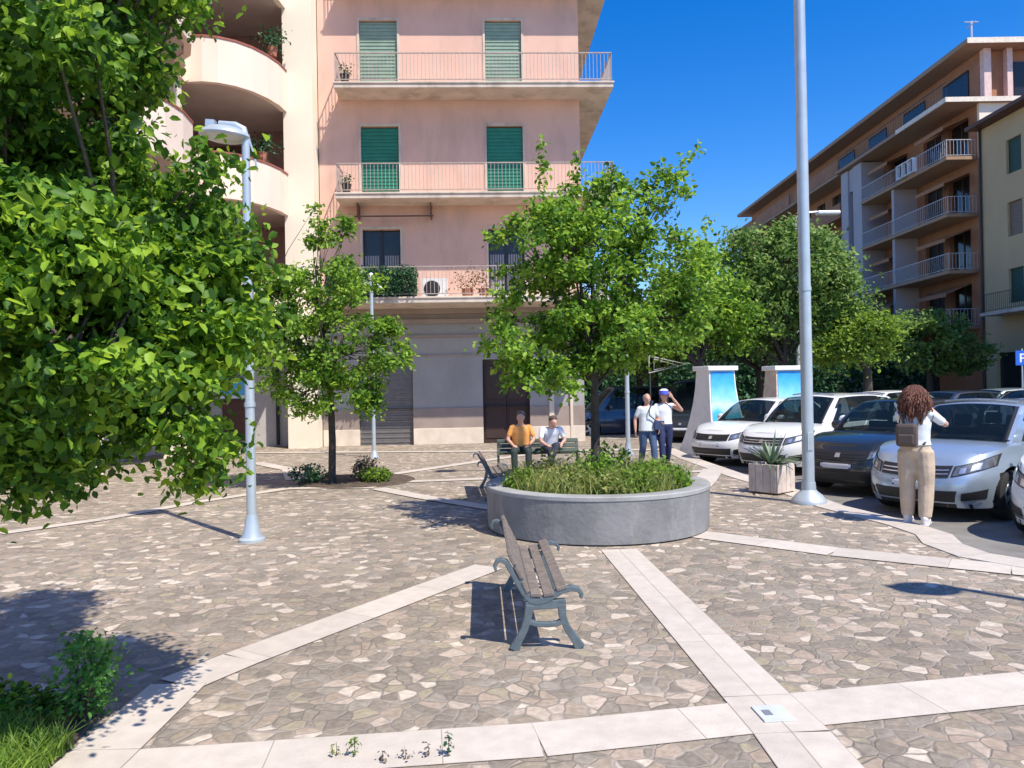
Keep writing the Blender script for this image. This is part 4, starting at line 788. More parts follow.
# ================================================================== CARS
def se(t, n): return math.copysign(abs(t)**(2/n), t)
def car(label, loc, heading, paint, L=4.55, Wd=1.80, H=1.48, belt=.92, nose=.66, style='hatch', group='parked cars', ncell=40, name='parked_car', wagon=False, face=0):
    root = empty(name, loc, heading, label, 'car', group)
    xf = L*.5; wb_f = xf-.86; wb_r = -L*.5+.78; rw = .325
    cowl = xf-1.12; rear_x = -L/2
    def ztop(x):
        if x > cowl: t = (xf-x)/(xf-cowl); return nose+(belt-nose)*(1-(1-min(max(t, 0), 1))**2.0)
        t = (cowl-x)/(cowl-rear_x); return belt+.05*t
    zs = .19
    def S_(th, s, off=0.0):
        sn = s
        ff = -.10*(1-min(1, sn/.35))**1.5*(1) - .20*max(0, (sn-.55)/.45)**1.6      # front extents change with height
        fr = -.08*(1-min(1, sn/.3)) - .04*max(0, (sn-.5)/.5)
        ww = Wd/2*(1-.03*(1-min(1, sn/.4))-.075*max(0, (sn-.55)/.45)**1.4)
        c, q = math.cos(th), math.sin(th)
        ex = (xf+ff) if c > 0 else (L/2+fr)
        x = se(c, 5.0 if c > 0 else 5.5)*ex; y = se(q, 5.0)*ww
        if c > 0: # nose plan taper
            y *= 1-.05*max(0, (x-wb_f)/(xf-wb_f))**2
            x -= .10*(abs(y)/(Wd/2))**2.2*max(0, (x-cowl)/(xf-cowl))
        z = zs+s*(ztop(x)-zs)
        p = Vector((x, y, z))
        if off: p += Vector((math.copysign(abs(c)**.6, c), math.copysign(abs(q)**.6, q)*.5 if abs(c) > .8 else math.copysign(1, q), .12*s)).normalized()*off
        return p
    NT, NS = 96, 12; bm_v = []; fs = []
    ths = []
    for k in range(NT):
        ths.append(2*PI*(k+.5)/NT)
    ss = [0, .05, .15, .27, .4, .52, .62, .72, .82, .9, .96, 1.0]
    for s in ss:
        for th in ths: bm_v.append(S_(th, s))
    NS = len(ss)
    for j in range(NS-1):
        for k in range(NT): fs.append((j*NT+k, j*NT+(k+1) % NT, (j+1)*NT+(k+1) % NT, (j+1)*NT+k))
    # top cap
    half = NT//2; Kc = 8; top0 = (NS-1)*NT; cap = []
    for k in range(half):
        a = bm_v[top0+k]; b = bm_v[top0+NT-1-k]; row = [top0+k]
        for q in range(1, Kc):
            t = q/Kc; p = a.lerp(b, t); w_ = abs(a.y)/(Wd/2); cr_ = 4*t*(1-t); cr_ = cr_**.55
            p.z += .055*w_*cr_; bm_v.append(p); row.append(len(bm_v)-1)
        row.append(top0+NT-1-k); cap.append(row)
    for a, b in zip(cap[:-1], cap[1:]):
        for q in range(Kc): fs.append((a[q], b[q], b[q+1], a[q+1]))
    fs.append(tuple(reversed(cap[0]))); fs.append(tuple(cap[-1])); fs.append(tuple(reversed(range(NT))))
    me = bpy.data.meshes.new('body'); me.from_pydata([tuple(v) for v in bm_v], [], fs); me.materials.append(paint); me.materials.append(M_CUT)
    bm = bmesh.new(); bm.from_mesh(me); bmesh.ops.recalc_face_normals(bm, faces=bm.faces); bm.to_mesh(me); bm.free()
    tmp = bpy.data.objects.new('tmp', me); COL.objects.link(tmp)
    cm = MB()
    for wx in (wb_f, wb_r):
        for sy in (-1, 1): cm.lathe([(rw+.055, -.16), (rw+.055, .16)], 40, c=(wx, sy*(Wd/2-.05), rw), M=Matrix.Rotation(R(90), 4, 'X'))
    cut = cm.build('cutter', M_CUT)
    md = tmp.modifiers.new('b', 'BOOLEAN'); md.operation = 'DIFFERENCE'; md.solver = 'EXACT'; md.object = cut
    dg = bpy.context.evaluated_depsgraph_get(); me2 = bpy.data.meshes.new_from_object(tmp.evaluated_get(dg)); me2.name = 'body'
    bpy.data.objects.remove(tmp); bpy.data.objects.remove(cut)
    for p in me2.polygons:
        c = p.center
        if any(math.hypot(c.x-wx, c.z-rw) < rw+.0535 or (math.hypot(c.x-wx, c.z-rw) < rw+.06 and abs(c.y) < Wd/2-.03) for wx in (wb_f, wb_r)) and abs(c.y) > Wd/2-.26: p.material_index = 1
    me2.shade_smooth(); me2.set_sharp_from_angle(angle=R(38))
    body = bpy.data.objects.new('body', me2); COL.objects.link(body); body.parent = root
    # ---- cabin
    roof_f = cowl-.72; roof_r = (rear_x+.55) if wagon else (rear_x+.75); base_r = rear_x+.12 if wagon else rear_x+.18
    yb_, yr_ = Wd/2-.10, Wd/2-.30; zb = belt-.02
    A = Vector((cowl+.02, yb_-.06, zb)); B_ = Vector((roof_f, yr_, H-.045)); C_ = Vector((roof_r, yr_-.02, H-.07)); D = Vector((base_r, yb_-.08, zb+.03))
    mir = lambda v: Vector((v.x, -v.y, v.z))
    def cE(a, b, bul, t): return a.lerp(b, t)+bul*(4*t*(1-t))
    def coons(c0, c1, d0, d1, u, v):   # c0,c1: curves in u at v=0,1 ; d0,d1 curves in v at u=0,1
        P00, P10, P01, P11 = c0(0), c0(1), c1(0), c1(1)
        return c0(u)*(1-v)+c1(u)*v+d0(v)*(1-u)+d1(v)*u-(P00*(1-u)*(1-v)+P10*u*(1-v)+P01*(1-u)*v+P11*u*v)
    eF = lambda t: cE(mir(A), A, Vector((.17, 0, .0)), t); eFT = lambda t: cE(mir(B_), B_, Vector((.07, 0, .05)), t)
    eR = lambda t: cE(mir(D), D, Vector((-.10, 0, 0)), t); eRT = lambda t: cE(mir(C_), C_, Vector((-.05, 0, .04)), t)
    pA = lambda t: cE(A, B_, Vector((.02, .02, .035)), t); pD = lambda t: cE(D, C_, Vector((-.04, .02, .03)), t)
    rl = lambda t: cE(B_, C_, Vector((0, .035, .05)), t); bl = lambda t: cE(A, D, Vector((0, .075, .0)), t)
    m_ = lambda f: (lambda t: mir(f(t)))
    patches = {'front': (eF, eFT, m_(pA), pA), 'rear': (eR, eRT, m_(pD), pD), 'left': (bl, rl, pA, pD), 'right': (m_(bl), m_(rl), m_(pA), m_(pD)), 'roof': (m_(rl), rl, eFT, eRT)}
    def pt(nm, u, v, off=0):
        f = patches[nm]; p = coons(*f, u, v)
        if off:
            e_ = .01; du = coons(*f, min(u+e_, 1), v)-coons(*f, max(u-e_, 0), v); dv = coons(*f, u, min(v+e_, 1))-coons(*f, u, max(v-e_, 0)); nn = du.cross(dv).normalized()
            ctr = Vector((0, 0, 1.0)); 
            if nn.dot(p-ctr) < 0: nn = -nn
            p = p+nn*off
        return p
    GL = {'front': [[(.05, .06), (.95, .06), (.93, .95), (.07, .95)]], 'rear': [[(.08, .25), (.92, .25), (.9, .92), (.1, .92)]]}
    GL['left'] = GL['right'] = [[(.09, .10), (.40, .10), (.40, .93), (.055, .93)], [(.42, .10), (.70, .10), (.70, .93), (.42, .93)], [(.72, .12), (.90, .18), (.92, .90), (.72, .93)]]
    def inside(q, P_):
        sg_ = [((P_[(i+1) % 4][0]-P_[i][0])*(q[1]-P_[i][1])-(P_[(i+1) % 4][1]-P_[i][1])*(q[0]-P_[i][0])) for i in range(4)]; return all(v >= 0 for v in sg_) or all(v <= 0 for v in sg_)
    cb_ = MB(); N = 28
    for nm in patches:
        vs = [pt(nm, i/N, j/N) for j in range(N+1) for i in range(N+1)]; o_ = len(cb_.v); cb_.add(vs, [])
        for j in range(N):
            for i in range(N):
                k = sum(any(inside(((i+a)/N, (j+b)/N), P_) for P_ in GL.get(nm, [])) for a in (0, 1) for b in (0, 1))
                if k == 4: continue
                cb_.f.append((o_+j*(N+1)+i, o_+j*(N+1)+i+1, o_+(j+1)*(N+1)+i+1, o_+(j+1)*(N+1)+i)); cb_.m.append(1 if k else 0)
    co = cb_.build('cabin', [paint, M_BLKPL], root)
    it = MB(); nx = 12; xa_, xb_ = cowl-.02, base_r+.12
    it.add([(xa_+(xb_-xa_)*i/nx, y_, belt+.075-.02*abs(y_)/yb_) for i in range(nx+1) for y_ in (-(yb_-.09), 0, (yb_-.09))], [(3*i+j, 3*i+j+1, 3*i+j+4, 3*i+j+3) for i in range(nx) for j in (0, 1)]); it.build('interior_floor', M_BLKPL, root)
    for sx_ in (cowl-.98, cowl-1.95):
        for sy_ in (-.36, .36):
            q_ = MB(); q_.box(-.06, .06, -.22, .22, 0, H-belt-.42, Matrix.Translation((sx_, sy_, belt+.04)) @ Matrix.Rotation(R(-12), 4, 'Y')); q_.box(-.04, .04, -.12, .12, H-belt-.40, H-belt-.22, Matrix.Translation((sx_, sy_, belt+.04)) @ Matrix.Rotation(R(-12), 4, 'Y')); q_.build('seat', M_SEAT, root, bevel=.03)
    q_ = MB(); q_.tube([(cowl-.5+.03*math.cos(a_), .36+.17*math.sin(a_), belt+.09+.12*math.cos(a_)) for a_ in np.linspace(0, 2*PI, 17)], .013, 5); q_.build('steering_wheel', M_BLKPL, root)
    bm = bmesh.new(); bm.from_mesh(co.data); bmesh.ops.remove_doubles(bm, verts=bm.verts, dist=.002); bmesh.ops.recalc_face_normals(bm, faces=bm.faces); bm.to_mesh(co.data); bm.free(); co.data.shade_smooth(); co.data.set_sharp_from_angle(angle=R(50))
    def glass(nm, name, poly, off=.006, n=10):
        g_ = MB(); (u0, v0), (u1, v1), (u2, v2), (u3, v3) = poly   # bl, br, tr, tl
        vs = []
        for j in range(n+1):
            for i in range(n+1):
                a, b = i/n, j/n; u = (u0*(1-a)+u1*a)*(1-b)+(u3*(1-a)+u2*a)*b; v = (v0*(1-a)+v1*a)*(1-b)+(v3*(1-a)+v2*a)*b; vs.append(pt(nm, u, v, off))
        g_.add(vs, [(j*(n+1)+i, j*(n+1)+i+1, (j+1)*(n+1)+i+1, (j+1)*(n+1)+i) for j in range(n) for i in range(n)]); return g_.build(name, M_CARGLASS, root, smooth=60)
    glass('front', 'windscreen', [(.05, .06), (.95, .06), (.93, .95), (.07, .95)]); glass('rear', 'rear_window', [(.08, .25), (.92, .25), (.9, .92), (.1, .92)])
    for sd_ in ('left', 'right'):
        glass(sd_, 'side_window', [(.09, .10), (.40, .10), (.40, .93), (.055, .93)]); glass(sd_, 'side_window', [(.42, .10), (.70, .10), (.70, .93), (.42, .93)]); glass(sd_, 'side_window', [(.72, .12), (.90, .18), (.92, .90), (.72, .93)])
    # ---- wheels
    for wx in (wb_f, wb_r):
        for sy in (-1, 1):
            w_ = MB(); Mx = Matrix.Rotation(R(90), 4, 'X'); c = (wx, sy*(Wd/2-.145), rw)
            w_.lathe([(rw*.62, -.10), (rw*.9, -.105), (rw*.985, -.085), (rw, -.05), (rw, .05), (rw*.985, .085), (rw*.9, .105), (rw*.62, .10)], 36, c=c, M=Mx, cap=False); wo = w_.build('wheel', M_RUBBER, root, smooth=40)
            r_m = MB(); yo = sy*(Wd/2-.06); r_m.lathe([(rw*.66, -.02), (rw*.66, .012), (rw*.6, .012), (rw*.58, -.02)], 36, c=(wx, yo, rw), M=Mx, cap=False); r_m.lathe([(rw*.14, -.02), (rw*.14, .01)], 16, c=(wx, yo, rw), M=Mx)
            for k in range(5):
                a = 2*PI*k/5+.3; r_m.box(rw*.1, rw*.62, -.012, .012, -.03, .03, Matrix.Translation((wx, yo, rw)) @ Matrix.Rotation(a, 4, 'Y'))
            r_m.build('rim', M_RIM, wo, smooth=30)
            r_d = MB(); r_d.lathe([(rw*.64, -.005), (.01, .0)], 24, c=(wx, sy*(Wd/2-.10), rw), M=Mx, cap=False); r_d.build('brake_disc', M_BLKPL, wo)
    # ---- front details sampled on the body surface
    def th_for_y(yv, s):
        lo, hi = 0.0, PI/2
        for _ in range(30):
            mid = (lo+hi)/2
            if S_(mid, s).y < abs(yv): lo = mid
            else: hi = mid
        return math.copysign((lo+hi)/2, yv)
    def fpatch(name, mm, pts, off=.008, n=10, thick=True, parent=None):
        (y0, s0), (y1, s1), (y2, s2), (y3, s3) = pts; g_ = MB(); vs = []
        for j in range(n//2+1):
            for i in range(n+1):
                a, b = i/n, j/(n//2); y = (y0*(1-a)+y1*a)*(1-b)+(y3*(1-a)+y2*a)*b; s = (s0*(1-a)+s1*a)*(1-b)+(s3*(1-a)+s2*a)*b
                vs.append(S_(th_for_y(y, s), s, off))
        g_.add(vs, [(j*(n+1)+i, j*(n+1)+i+1, (j+1)*(n+1)+i+1, (j+1)*(n+1)+i) for j in range(n//2) for i in range(n)]); return g_.build(name, mm, parent or root, smooth=60)
    hw = Wd/2
    gr_ = fpatch('upper_grille', M_BLKPL, [(-.44, .70), (.44, .70), (.46, .90), (-.46, .90)])
    for s in (.755, .82): fpatch('grille_bar', M_CHROME if face == 0 else M_BLKPL, [(-.43, s), (.43, s), (.43, s+.02), (-.43, s+.02)], .013, parent=gr_)
    fpatch('lower_grille', M_BLKPL, [(-.50, .13), (.50, .13), (.54, .40), (-.54, .40)], .007)
    for sy in (-1, 1):
        hl = fpatch('headlight', M_HLAMP, [(sy*.48, .72), (sy*(hw-.10), .77), (sy*(hw-.115), .92), (sy*.50, .87)], .012)
        fpatch('headlight_lens', M_CHROME, [(sy*.54, .75), (sy*.60, .755), (sy*.60, .85), (sy*.545, .845)], .018, parent=hl); fpatch('headlight_lens', M_CHROME, [(sy*.64, .765), (sy*.71, .775), (sy*.71, .875), (sy*.645, .865)], .018, parent=hl)
        fpatch('indicator_housing', M_BLKPL, [(sy*.465, .705), (sy*(hw-.09), .755), (sy*(hw-.10), .935), (sy*.475, .885)], .006, parent=hl)
        fpatch('fog_lamp_recess', M_BLKPL, [(sy*.56, .16), (sy*(hw-.14), .2), (sy*(hw-.12), .38), (sy*.58, .34)], .007)
        fpatch('bumper_trim', M_CHROME if face == 0 else M_BLKPL, [(sy*.56, .12), (sy*(hw-.16), .16), (sy*(hw-.16), .185), (sy*.56, .145)], .012)
    fpatch('front_plate', M_PLATE, [(-.26, .47), (.26, .47), (.26, .61), (-.26, .61)], .016)
    fpatch('plate_band', M_PLBLUE, [(-.26, .47), (-.225, .47), (-.225, .61), (-.26, .61)], .018, n=2); fpatch('plate_band', M_PLBLUE, [(.225, .47), (.26, .47), (.26, .61), (.225, .61)], .018, n=2)
    fpatch('sill_lip', M_BLKPL, [(-.8, .0), (.8, .0), (.8, .09), (-.8, .09)], .005)
    bx_ = fpatch('badge', M_CHROME, [(-.045, .755), (.045, .755), (.04, .85), (-.04, .85)], .02, n=4)
    # mirrors, handles, wipers, roof rails
    for sy in (-1, 1):
        mr_ = MB(); q = pt('left' if sy > 0 else 'right', .11, .12); mm = Matrix.Translation((q.x-.05, q.y+sy*.14, q.z+.04)) @ Matrix.Diagonal((.5, 1, .68, 1))
        mr_.lathe([(.02, -.09), (.08, -.085), (.12, -.04), (.13, .0), (.12, .05), (.08, .09), (.02, .1)], 14, M=mm @ Matrix.Rotation(R(90), 4, 'X')); mr_.build('mirror', paint, root, smooth=50)
        mb2 = MB(); mb2.tube([(q.x, q.y-sy*.03, q.z-.03), (q.x-.04, q.y+sy*.09, q.z+.01)], .022, 8); mb2.build('mirror_arm', M_BLKPL, root)
        for hx in (.15, -.75):
            hd2 = MB(); hd2.box(hx-.1, hx+.1, sy*(hw*.955), sy*(hw*.955)+sy*.045, belt-.14, belt-.105); hd2.build('door_handle', paint, root, bevel=.01)
        for hx in (cowl-.25, cowl-1.35, cowl-2.3):
            ln = MB(); yv = hw+.002
            def yside(z, x): 
                s = (z-zs)/(ztop(x)-zs); return Wd/2*(1-.05*(1-min(1, s/.4))-.075*max(0, (s-.55)/.45)**1.4)
            P_ = [(hx, sy*(yside(z, hx)+.001), z) for z in np.linspace(.3, belt-.03, 8)]; ln.tube(P_, .005, 4); ln.build('door_seam', M_CUT, root)
        if wagon:
            rr = MB(); rr.tube([tuple(pt('roof', .97 if sy > 0 else .03, t)+Vector((0, 0, .035))) for t in (.1, .3, .5, .7, .92)], .016, 6); rr.build('roof_rail', M_CHROME if face == 0 else M_BLKPL, root)
        rl2 = MB(); rl2.box(rear_x-.005, rear_x+.12, sy*(hw-.34), sy*(hw-.10), .72, .9); rl2.build('tail_light', mat('tail_red', (.4, .01, .01), .25), root, bevel=.03)
    for y0_ in (-.45, .1):
        wp = MB(); wp.tube([tuple(pt('front', .5+y0_/1.6, .04, .02)), tuple(pt('front', .5+y0_/1.6+.3, .09, .02))], .008, 5); wp.build('wiper', M_BLKPL, root)
    return root
def front_at(px, py, hd, L):
    """centre of the car so that the middle of its front bumper stands over this ground point"""
    f = G(px, py, -.13); return Vector((f.x-math.cos(hd)*L/2, f.y-math.sin(hd)*L/2, -.13))
def paint_mat(name, c, metal=.5, rough=.32): return mat(name, c, rough, metal=metal, var=.02, coat=1.0)
P_SILV = paint_mat('silver_blue_paint', (.43, .52, .62), .55, .34); P_WHITE = paint_mat('white_paint', (.80, .80, .79), 0, .35); P_DARK = paint_mat('anthracite_paint', (.025, .03, .035), .3, .3); P_NAVY = paint_mat('navy_paint', (.03, .045, .08), .3, .3); P_GREY = paint_mat('grey_green_paint', (.33, .38, .37), .4, .35)
HD = R(-144)
car('silver blue estate car parked nose-in beside the woman in beige trousers', front_at(912, 519, HD-.04, 4.6), HD-.04, P_SILV, L=4.6, Wd=1.80, H=1.50, belt=.96, nose=.72, wagon=True)
car('dark anthracite car parked between the silver car and the white estate', front_at(836, 496, HD, 4.2), HD, P_DARK, L=4.2, Wd=1.76, H=1.50, belt=.96, nose=.74, face=1)
car('white estate car with roof rails parked behind the planter box', front_at(760, 475, HD, 4.5), HD, P_WHITE, L=4.5, Wd=1.78, H=1.56, belt=.97, nose=.76, wagon=True, face=0)
car('small white car at the far end of the front row, before the blue pillar', front_at(709, 466, HD, 4.0), HD, P_WHITE, L=4.0, Wd=1.7, H=1.46, belt=.93, nose=.72, face=1)
car('white car mostly cut off by the right edge, only its bumper in view', front_at(1080, 553, HD, 4.3), HD, P_WHITE, L=4.3, Wd=1.78, H=1.5, belt=.95, nose=.72, face=1)
def far_car(px, Y, hd, paint, lab, H=1.5, L=4.3, wagon=False): p = W(px, 400, Y); car(lab, (p.x, Y, -.13), hd, paint, L=L, H=H, wagon=wagon, face=1, belt=.95)
far_car(622, 27.5, R(190), P_NAVY, 'dark blue car seen between the planter tree and the lamp, behind the grasses', 1.8, 4.6, True)
far_car(694, 26.0, R(245), P_DARK, 'dark van-like car seen just left of the first blue picture pillar', 1.95, 4.6, True)
far_car(948, 22.5, R(200), P_NAVY, 'dark blue car behind the head of the woman in beige trousers', 1.5)
far_car(1000, 24.5, R(185), P_GREY, 'pale grey green car parked in the second row at the right edge', 1.52)
far_car(1040, 20.5, R(190), P_WHITE, 'white car cut by the right edge in the second row', 1.55)
far_car(880, 25.5, R(200), P_WHITE, 'white car in the second row just right of the tall pole', 1.5)

# ================================================================== SIGNS
p = W(1021, 355, 26)
e = empty('parking_sign', (p.x+.05, 26, -.13), 0, 'square blue sign with a white letter at the right edge of the picture', 'sign')
m = MB(); m.tube([(0, .03, 0), (0, .03, p.z+.35)], .03, 8); m.build('post', M_POLE, e); m = MB(); m.box(-.24, .24, -.01, .01, p.z-.22, p.z+.28); sgn = m.build('panel', mat('sign_blue', (.02, .13, .62), .4), e)
m = MB(); m.box(-.10, -.04, -.014, -.0102, p.z-.12, p.z+.18); m.box(-.04, .08, -.014, -.0102, p.z+.13, p.z+.18); m.box(-.04, .08, -.014, -.0102, p.z-.0, p.z+.05); m.box(.05, .10, -.0145, -.0102, p.z+.04, p.z+.14); m.build('letter', mat('sign_white_paint', (.8, .8, .8), .5), sgn)
p0 = W(656, 372, 23); e = empty('triangular_frame', (p0.x, 23, -.13), 0, 'white open triangular metal frame above the walking couple', 'metal frame')
m = MB(); z0 = p0.z-p0.z*0
q = lambda px, py: W(px, py, 23)-Vector((p0.x, 23, -.13))
m.tube([q(649, 356), q(649, 373), q(686, 364), q(649, 356)], .02, 6); m.tube([q(654, 359), q(654, 370), q(676, 365), q(654, 359)], .012, 6); m.build('bars', mat('pale_bar', (.5, .48, .44), .6), e); m = MB(); m.tube([q(650, 373), Vector((q(650, 373).x, 0, 0))], .02, 6); m.build('post', mat('dark_post', (.05, .05, .05), .6), e)

# ================================================================== PEOPLE
def remesh(mbx, vox, smooth_it=6):
    me = bpy.data.meshes.new('t'); me.from_pydata(mbx.v, [], mbx.f); bm = bmesh.new(); bm.from_mesh(me); bmesh.ops.recalc_face_normals(bm, faces=bm.faces); bm.to_mesh(me); bm.free()
    o = bpy.data.objects.new('t', me); COL.objects.link(o); r_ = o.modifiers.new('r', 'REMESH'); r_.mode = 'VOXEL'; r_.voxel_size = vox; s_m = o.modifiers.new('s', 'SMOOTH'); s_m.factor = .5; s_m.iterations = smooth_it
    dg = bpy.context.evaluated_depsgraph_get(); m2 = bpy.data.meshes.new_from_object(o.evaluated_get(dg)); bpy.data.objects.remove(o); m2.shade_smooth(); return m2
def addmesh(name, me, mm, parent):
    me.name = name; me.materials.clear(); me.materials.append(mm); o = bpy.data.objects.new(name, me); COL.objects.link(o); o.parent = parent; return o
def ellips(mb, c, r, n=12, M=None):
    prof = [(max(.02, math.sin(PI*i/n)), -math.cos(PI*i/n)) for i in range(n+1)]
    T = Matrix.Translation(c) @ (M or Matrix.Identity(4)) @ Matrix.Diagonal((*r, 1)); mb.lathe(prof, 16, M=T)
def limb(mb, a, b, ra, rb, n=5, bulge=.0):
    a, b = Vector(a), Vector(b); pts = [a.lerp(b, i/n) for i in range(n+1)]; rs = [ra+(rb-ra)*i/n+bulge*math.sin(PI*i/n) for i in range(n+1)]; d = (b-a).normalized()
    mb.tube([a-d*ra*.6]+pts+[b+d*rb*.6], [ra*.5]+rs+[rb*.5], 12)
def rings(mb, R_):   # list of (center, rx, ry)
    n = 20; vs = []
    for c, rx, ry in R_:
        for k in range(n): t = 2*PI*k/n; vs.append(Vector(c)+Vector((rx*math.cos(t), ry*math.sin(t), 0)))
    mb.add(vs, [(i*n+k, i*n+(k+1) % n, (i+1)*n+(k+1) % n, (i+1)*n+k) for i in range(len(R_)-1) for k in range(n)]+[tuple(reversed(range(n))), tuple((len(R_)-1)*n+k for k in range(n))])
def hand(mb, wrist, d, palm_n, size=1.0, curl=.5, side=1):
    """palm plus four separate fingers and a thumb leaving the side of the palm"""
    d = Vector(d).normalized(); pn = Vector(palm_n); pn = (pn-d*pn.dot(d)).normalized(); sd_ = d.cross(pn)*side; w = Vector(wrist)
    mb.tube([w, w+d*.03*size, w+d*.085*size], [.024*size, .038*size, .040*size], 10, flat=.5) if False else None
    T = Matrix((sd_, d, pn)).transposed().to_4x4(); ellips(mb, w+d*.05*size, (.04*size, .055*size, .016*size), 10, T)
    for i, (o_, l_) in enumerate(((-.03, .062), (-.010, .075), (.010, .07), (.030, .055))):
        b = w+d*.09*size+sd_*o_*size; m1 = b+(d*math.cos(curl*.5)+pn*math.sin(curl*.5))*l_*.5*size; m2 = m1+(d*math.cos(curl*1.6)+pn*math.sin(curl*1.6))*l_*.5*size
        mb.tube([b-d*.02, b, m1, m2], [.009*size, .0095*size, .0085*size, .007*size], 8)
    t0 = w+d*.03*size-sd_*.03*size; t1 = t0+(d*.7-sd_*.7).normalized()*.035*size; t2 = t1+(d*.8-sd_*.2+pn*.5).normalized()*.028*size; mb.tube([t0, t1, t2], [.012*size, .011*size, .008*size], 8)
def person(label, loc, rz, J, cl, vox=.011, sc=1.0, sit=False, bald=False, group=None):
    """J: joints in the local frame, figure faces -y. cl: materials"""
    root = empty('person', loc, rz, label, 'person', group); root.scale = (sc, sc, sc)
    h = Vector(J['head']); nk = Vector(J['neck']); ch = Vector(J['chest']); pe = Vector(J['pelvis']); f = J.get('fw', .0)
    b = MB()
    torso = [(pe+Vector((0, 0, -.09)), .125, .095), (pe, .165, .115), (pe.lerp(ch, .35), .135, .095), (pe.lerp(ch, .7), .15, .105), (ch, .165, .11), (ch.lerp(nk, .55), .15, .09), (nk, .06, .06)]
    rings(b, torso); limb(b, nk-Vector((0, 0, .05)), h-Vector((0, -.01, .06)), .055, .052)
    ellips(b, h, (.076, .095, .115)); ellips(b, h+Vector((0, -.03, -.055)), (.05, .06, .055)); ellips(b, h+Vector((0, -.098, -.012)), (.013, .02, .022))
    for s in (-1, 1):
        ellips(b, h+Vector((s*.078, .01, -.01)), (.012, .018, .03)); ellips(b, h+Vector((s*.03, -.086, .022)), (.017, .01, .008))
    ellips(b, h+Vector((0, -.088, -.052)), (.024, .012, .008))
    for s, k in ((-1, 'R'), (1, 'L')):
        sh_, el, wr = [Vector(J[x+k]) for x in ('sh', 'el', 'wr')]; hp, kn, an = [Vector(J[x+k]) for x in ('hp', 'kn', 'an')]
        limb(b, ch.lerp(nk, .4), sh_, .06, .055); limb(b, sh_, el, .05, .038, bulge=.004); limb(b, el, wr, .038, .026, bulge=.004)
        dd = Vector(J.get('hd'+k, wr-el)); hand(b, wr, dd, J.get('pn'+k, (-s*1.0, 0, 0)), 1.0, J.get('curl', .5), s)
        limb(b, hp, kn, .085, .055, bulge=.008); limb(b, kn, an, .055, .038, bulge=.012)
        ft = Vector(J.get('ft'+k, (0, -1, 0))).normalized(); limb(b, an-Vector((0, 0, .02))-ft*.03, an+ft*.14-Vector((0, 0, .045)), .038, .03)
    addmesh('body', remesh(b, vox), cl['skin'], root)
    t = MB(); g_ = .012; lo = J.get('shirt_low', -.06); W_ = cl.get('loose', 1.0)
    rings(t, [(pe+Vector((0, 0, lo)), .165*W_+g_, .125*W_+g_), (pe.lerp(ch, .3), .15*W_+g_, .11*W_+g_), (pe.lerp(ch, .7), .155*W_+g_, .11+g_), (ch, .168+g_, .115+g_), (ch.lerp(nk, .5), .155+g_, .095+g_), (ch.lerp(nk, .85), .09, .08)])
    for k in 'RL':
        sh_, el, wr = [Vector(J[x+k]) for x in ('sh', 'el', 'wr')]; limb(t, ch.lerp(nk, .35), sh_, .062, .056); limb(t, sh_, sh_.lerp(el, cl.get('sleeve', .6)), .056, .052)
        if cl.get('sleeve', .6) > 1: limb(t, el, el.lerp(wr, cl['sleeve']-1), .055, .042)
    addmesh(cl.get('top_name', 'shirt'), remesh(t, vox, 4), cl['shirt'], root)
    p_ = MB(); pw = cl.get('pants_w', 1.0); rings(p_, [(pe+Vector((0, 0, -.13)), .12, .10), (pe+Vector((0, 0, -.04)), .178, .132), (pe+Vector((0, 0, .07)), .155, .115)])
    for k in 'RL':
        hp, kn, an = [Vector(J[x+k]) for x in ('hp', 'kn', 'an')]; limb(p_, hp, kn, .098*(1+(pw-1)*.5), .068*pw, bulge=.008); limb(p_, kn, kn.lerp(an, .96), .068*pw, .052*pw*cl.get('hem', 1.0), bulge=.006)
    addmesh('trousers', remesh(p_, vox, 4), cl['pants'], root)
    for k in 'RL':
        an = Vector(J['an'+k]); ft = Vector(J.get('ft'+k, (0, -1, 0))).normalized(); s2 = MB(); T = Matrix((ft.cross(Vector((0, 0, 1))), ft, Vector((0, 0, 1)))).transposed().to_4x4()
        ellips(s2, an+ft*.06-Vector((0, 0, .045)), (.05, .145, .045), 10, T); ellips(s2, an-ft*.02-Vector((0, 0, .01)), (.045, .06, .055), 10, T); s2.box(-.045, .045, -.08, .19, -.018, 0, Matrix.Translation(an-Vector((0, 0, .07))) @ T); addmesh('shoe', remesh(s2, .009, 3), cl['shoe'], root)
    return root
def hair_mesh(root, blobs_, mm, curls=0, vox=.01, seed=1, name='hair', curl_r=.03):
    hm = MB(); rg = np.random.default_rng(seed)
    for c, r in blobs_: ellips(hm, c, r)
    for _ in range(curls):
        c, r = blobs_[rg.integers(len(blobs_))]; d = rg.normal(size=3); d /= np.linalg.norm(d); q = np.array(c)+d*np.array(r); ellips(hm, tuple(q), tuple(np.array([1, 1, 1.3])*curl_r*rg.uniform(.6, 1.2)), 6)
    return addmesh(name, remesh(hm, vox, 2), mm, root)
skA = mat('skin_light', (.58, .33, .24), .5, var=.05)
M_HAIR_R = mat('auburn_hair', (.15, .05, .028), .5, var=.35, scale=40, bump=.6, bscale=90)
def stand(extra=None):
    J = dict(head=(0, -.02, 1.54), neck=(0, 0, 1.40), chest=(0, 0, 1.22), pelvis=(0, 0, .93), shR=(-.168, 0, 1.335), shL=(.168, 0, 1.335), elR=(-.24, .02, 1.08), elL=(.24, .02, 1.08), wrR=(-.25, -.06, .86), wrL=(.25, -.06, .86),
             hpR=(-.09, 0, .88), hpL=(.09, 0, .88), knR=(-.10, -.02, .48), knL=(.10, -.02, .48), anR=(-.10, .02, .09), anL=(.10, .02, .09))
    J.update(extra or {}); return J
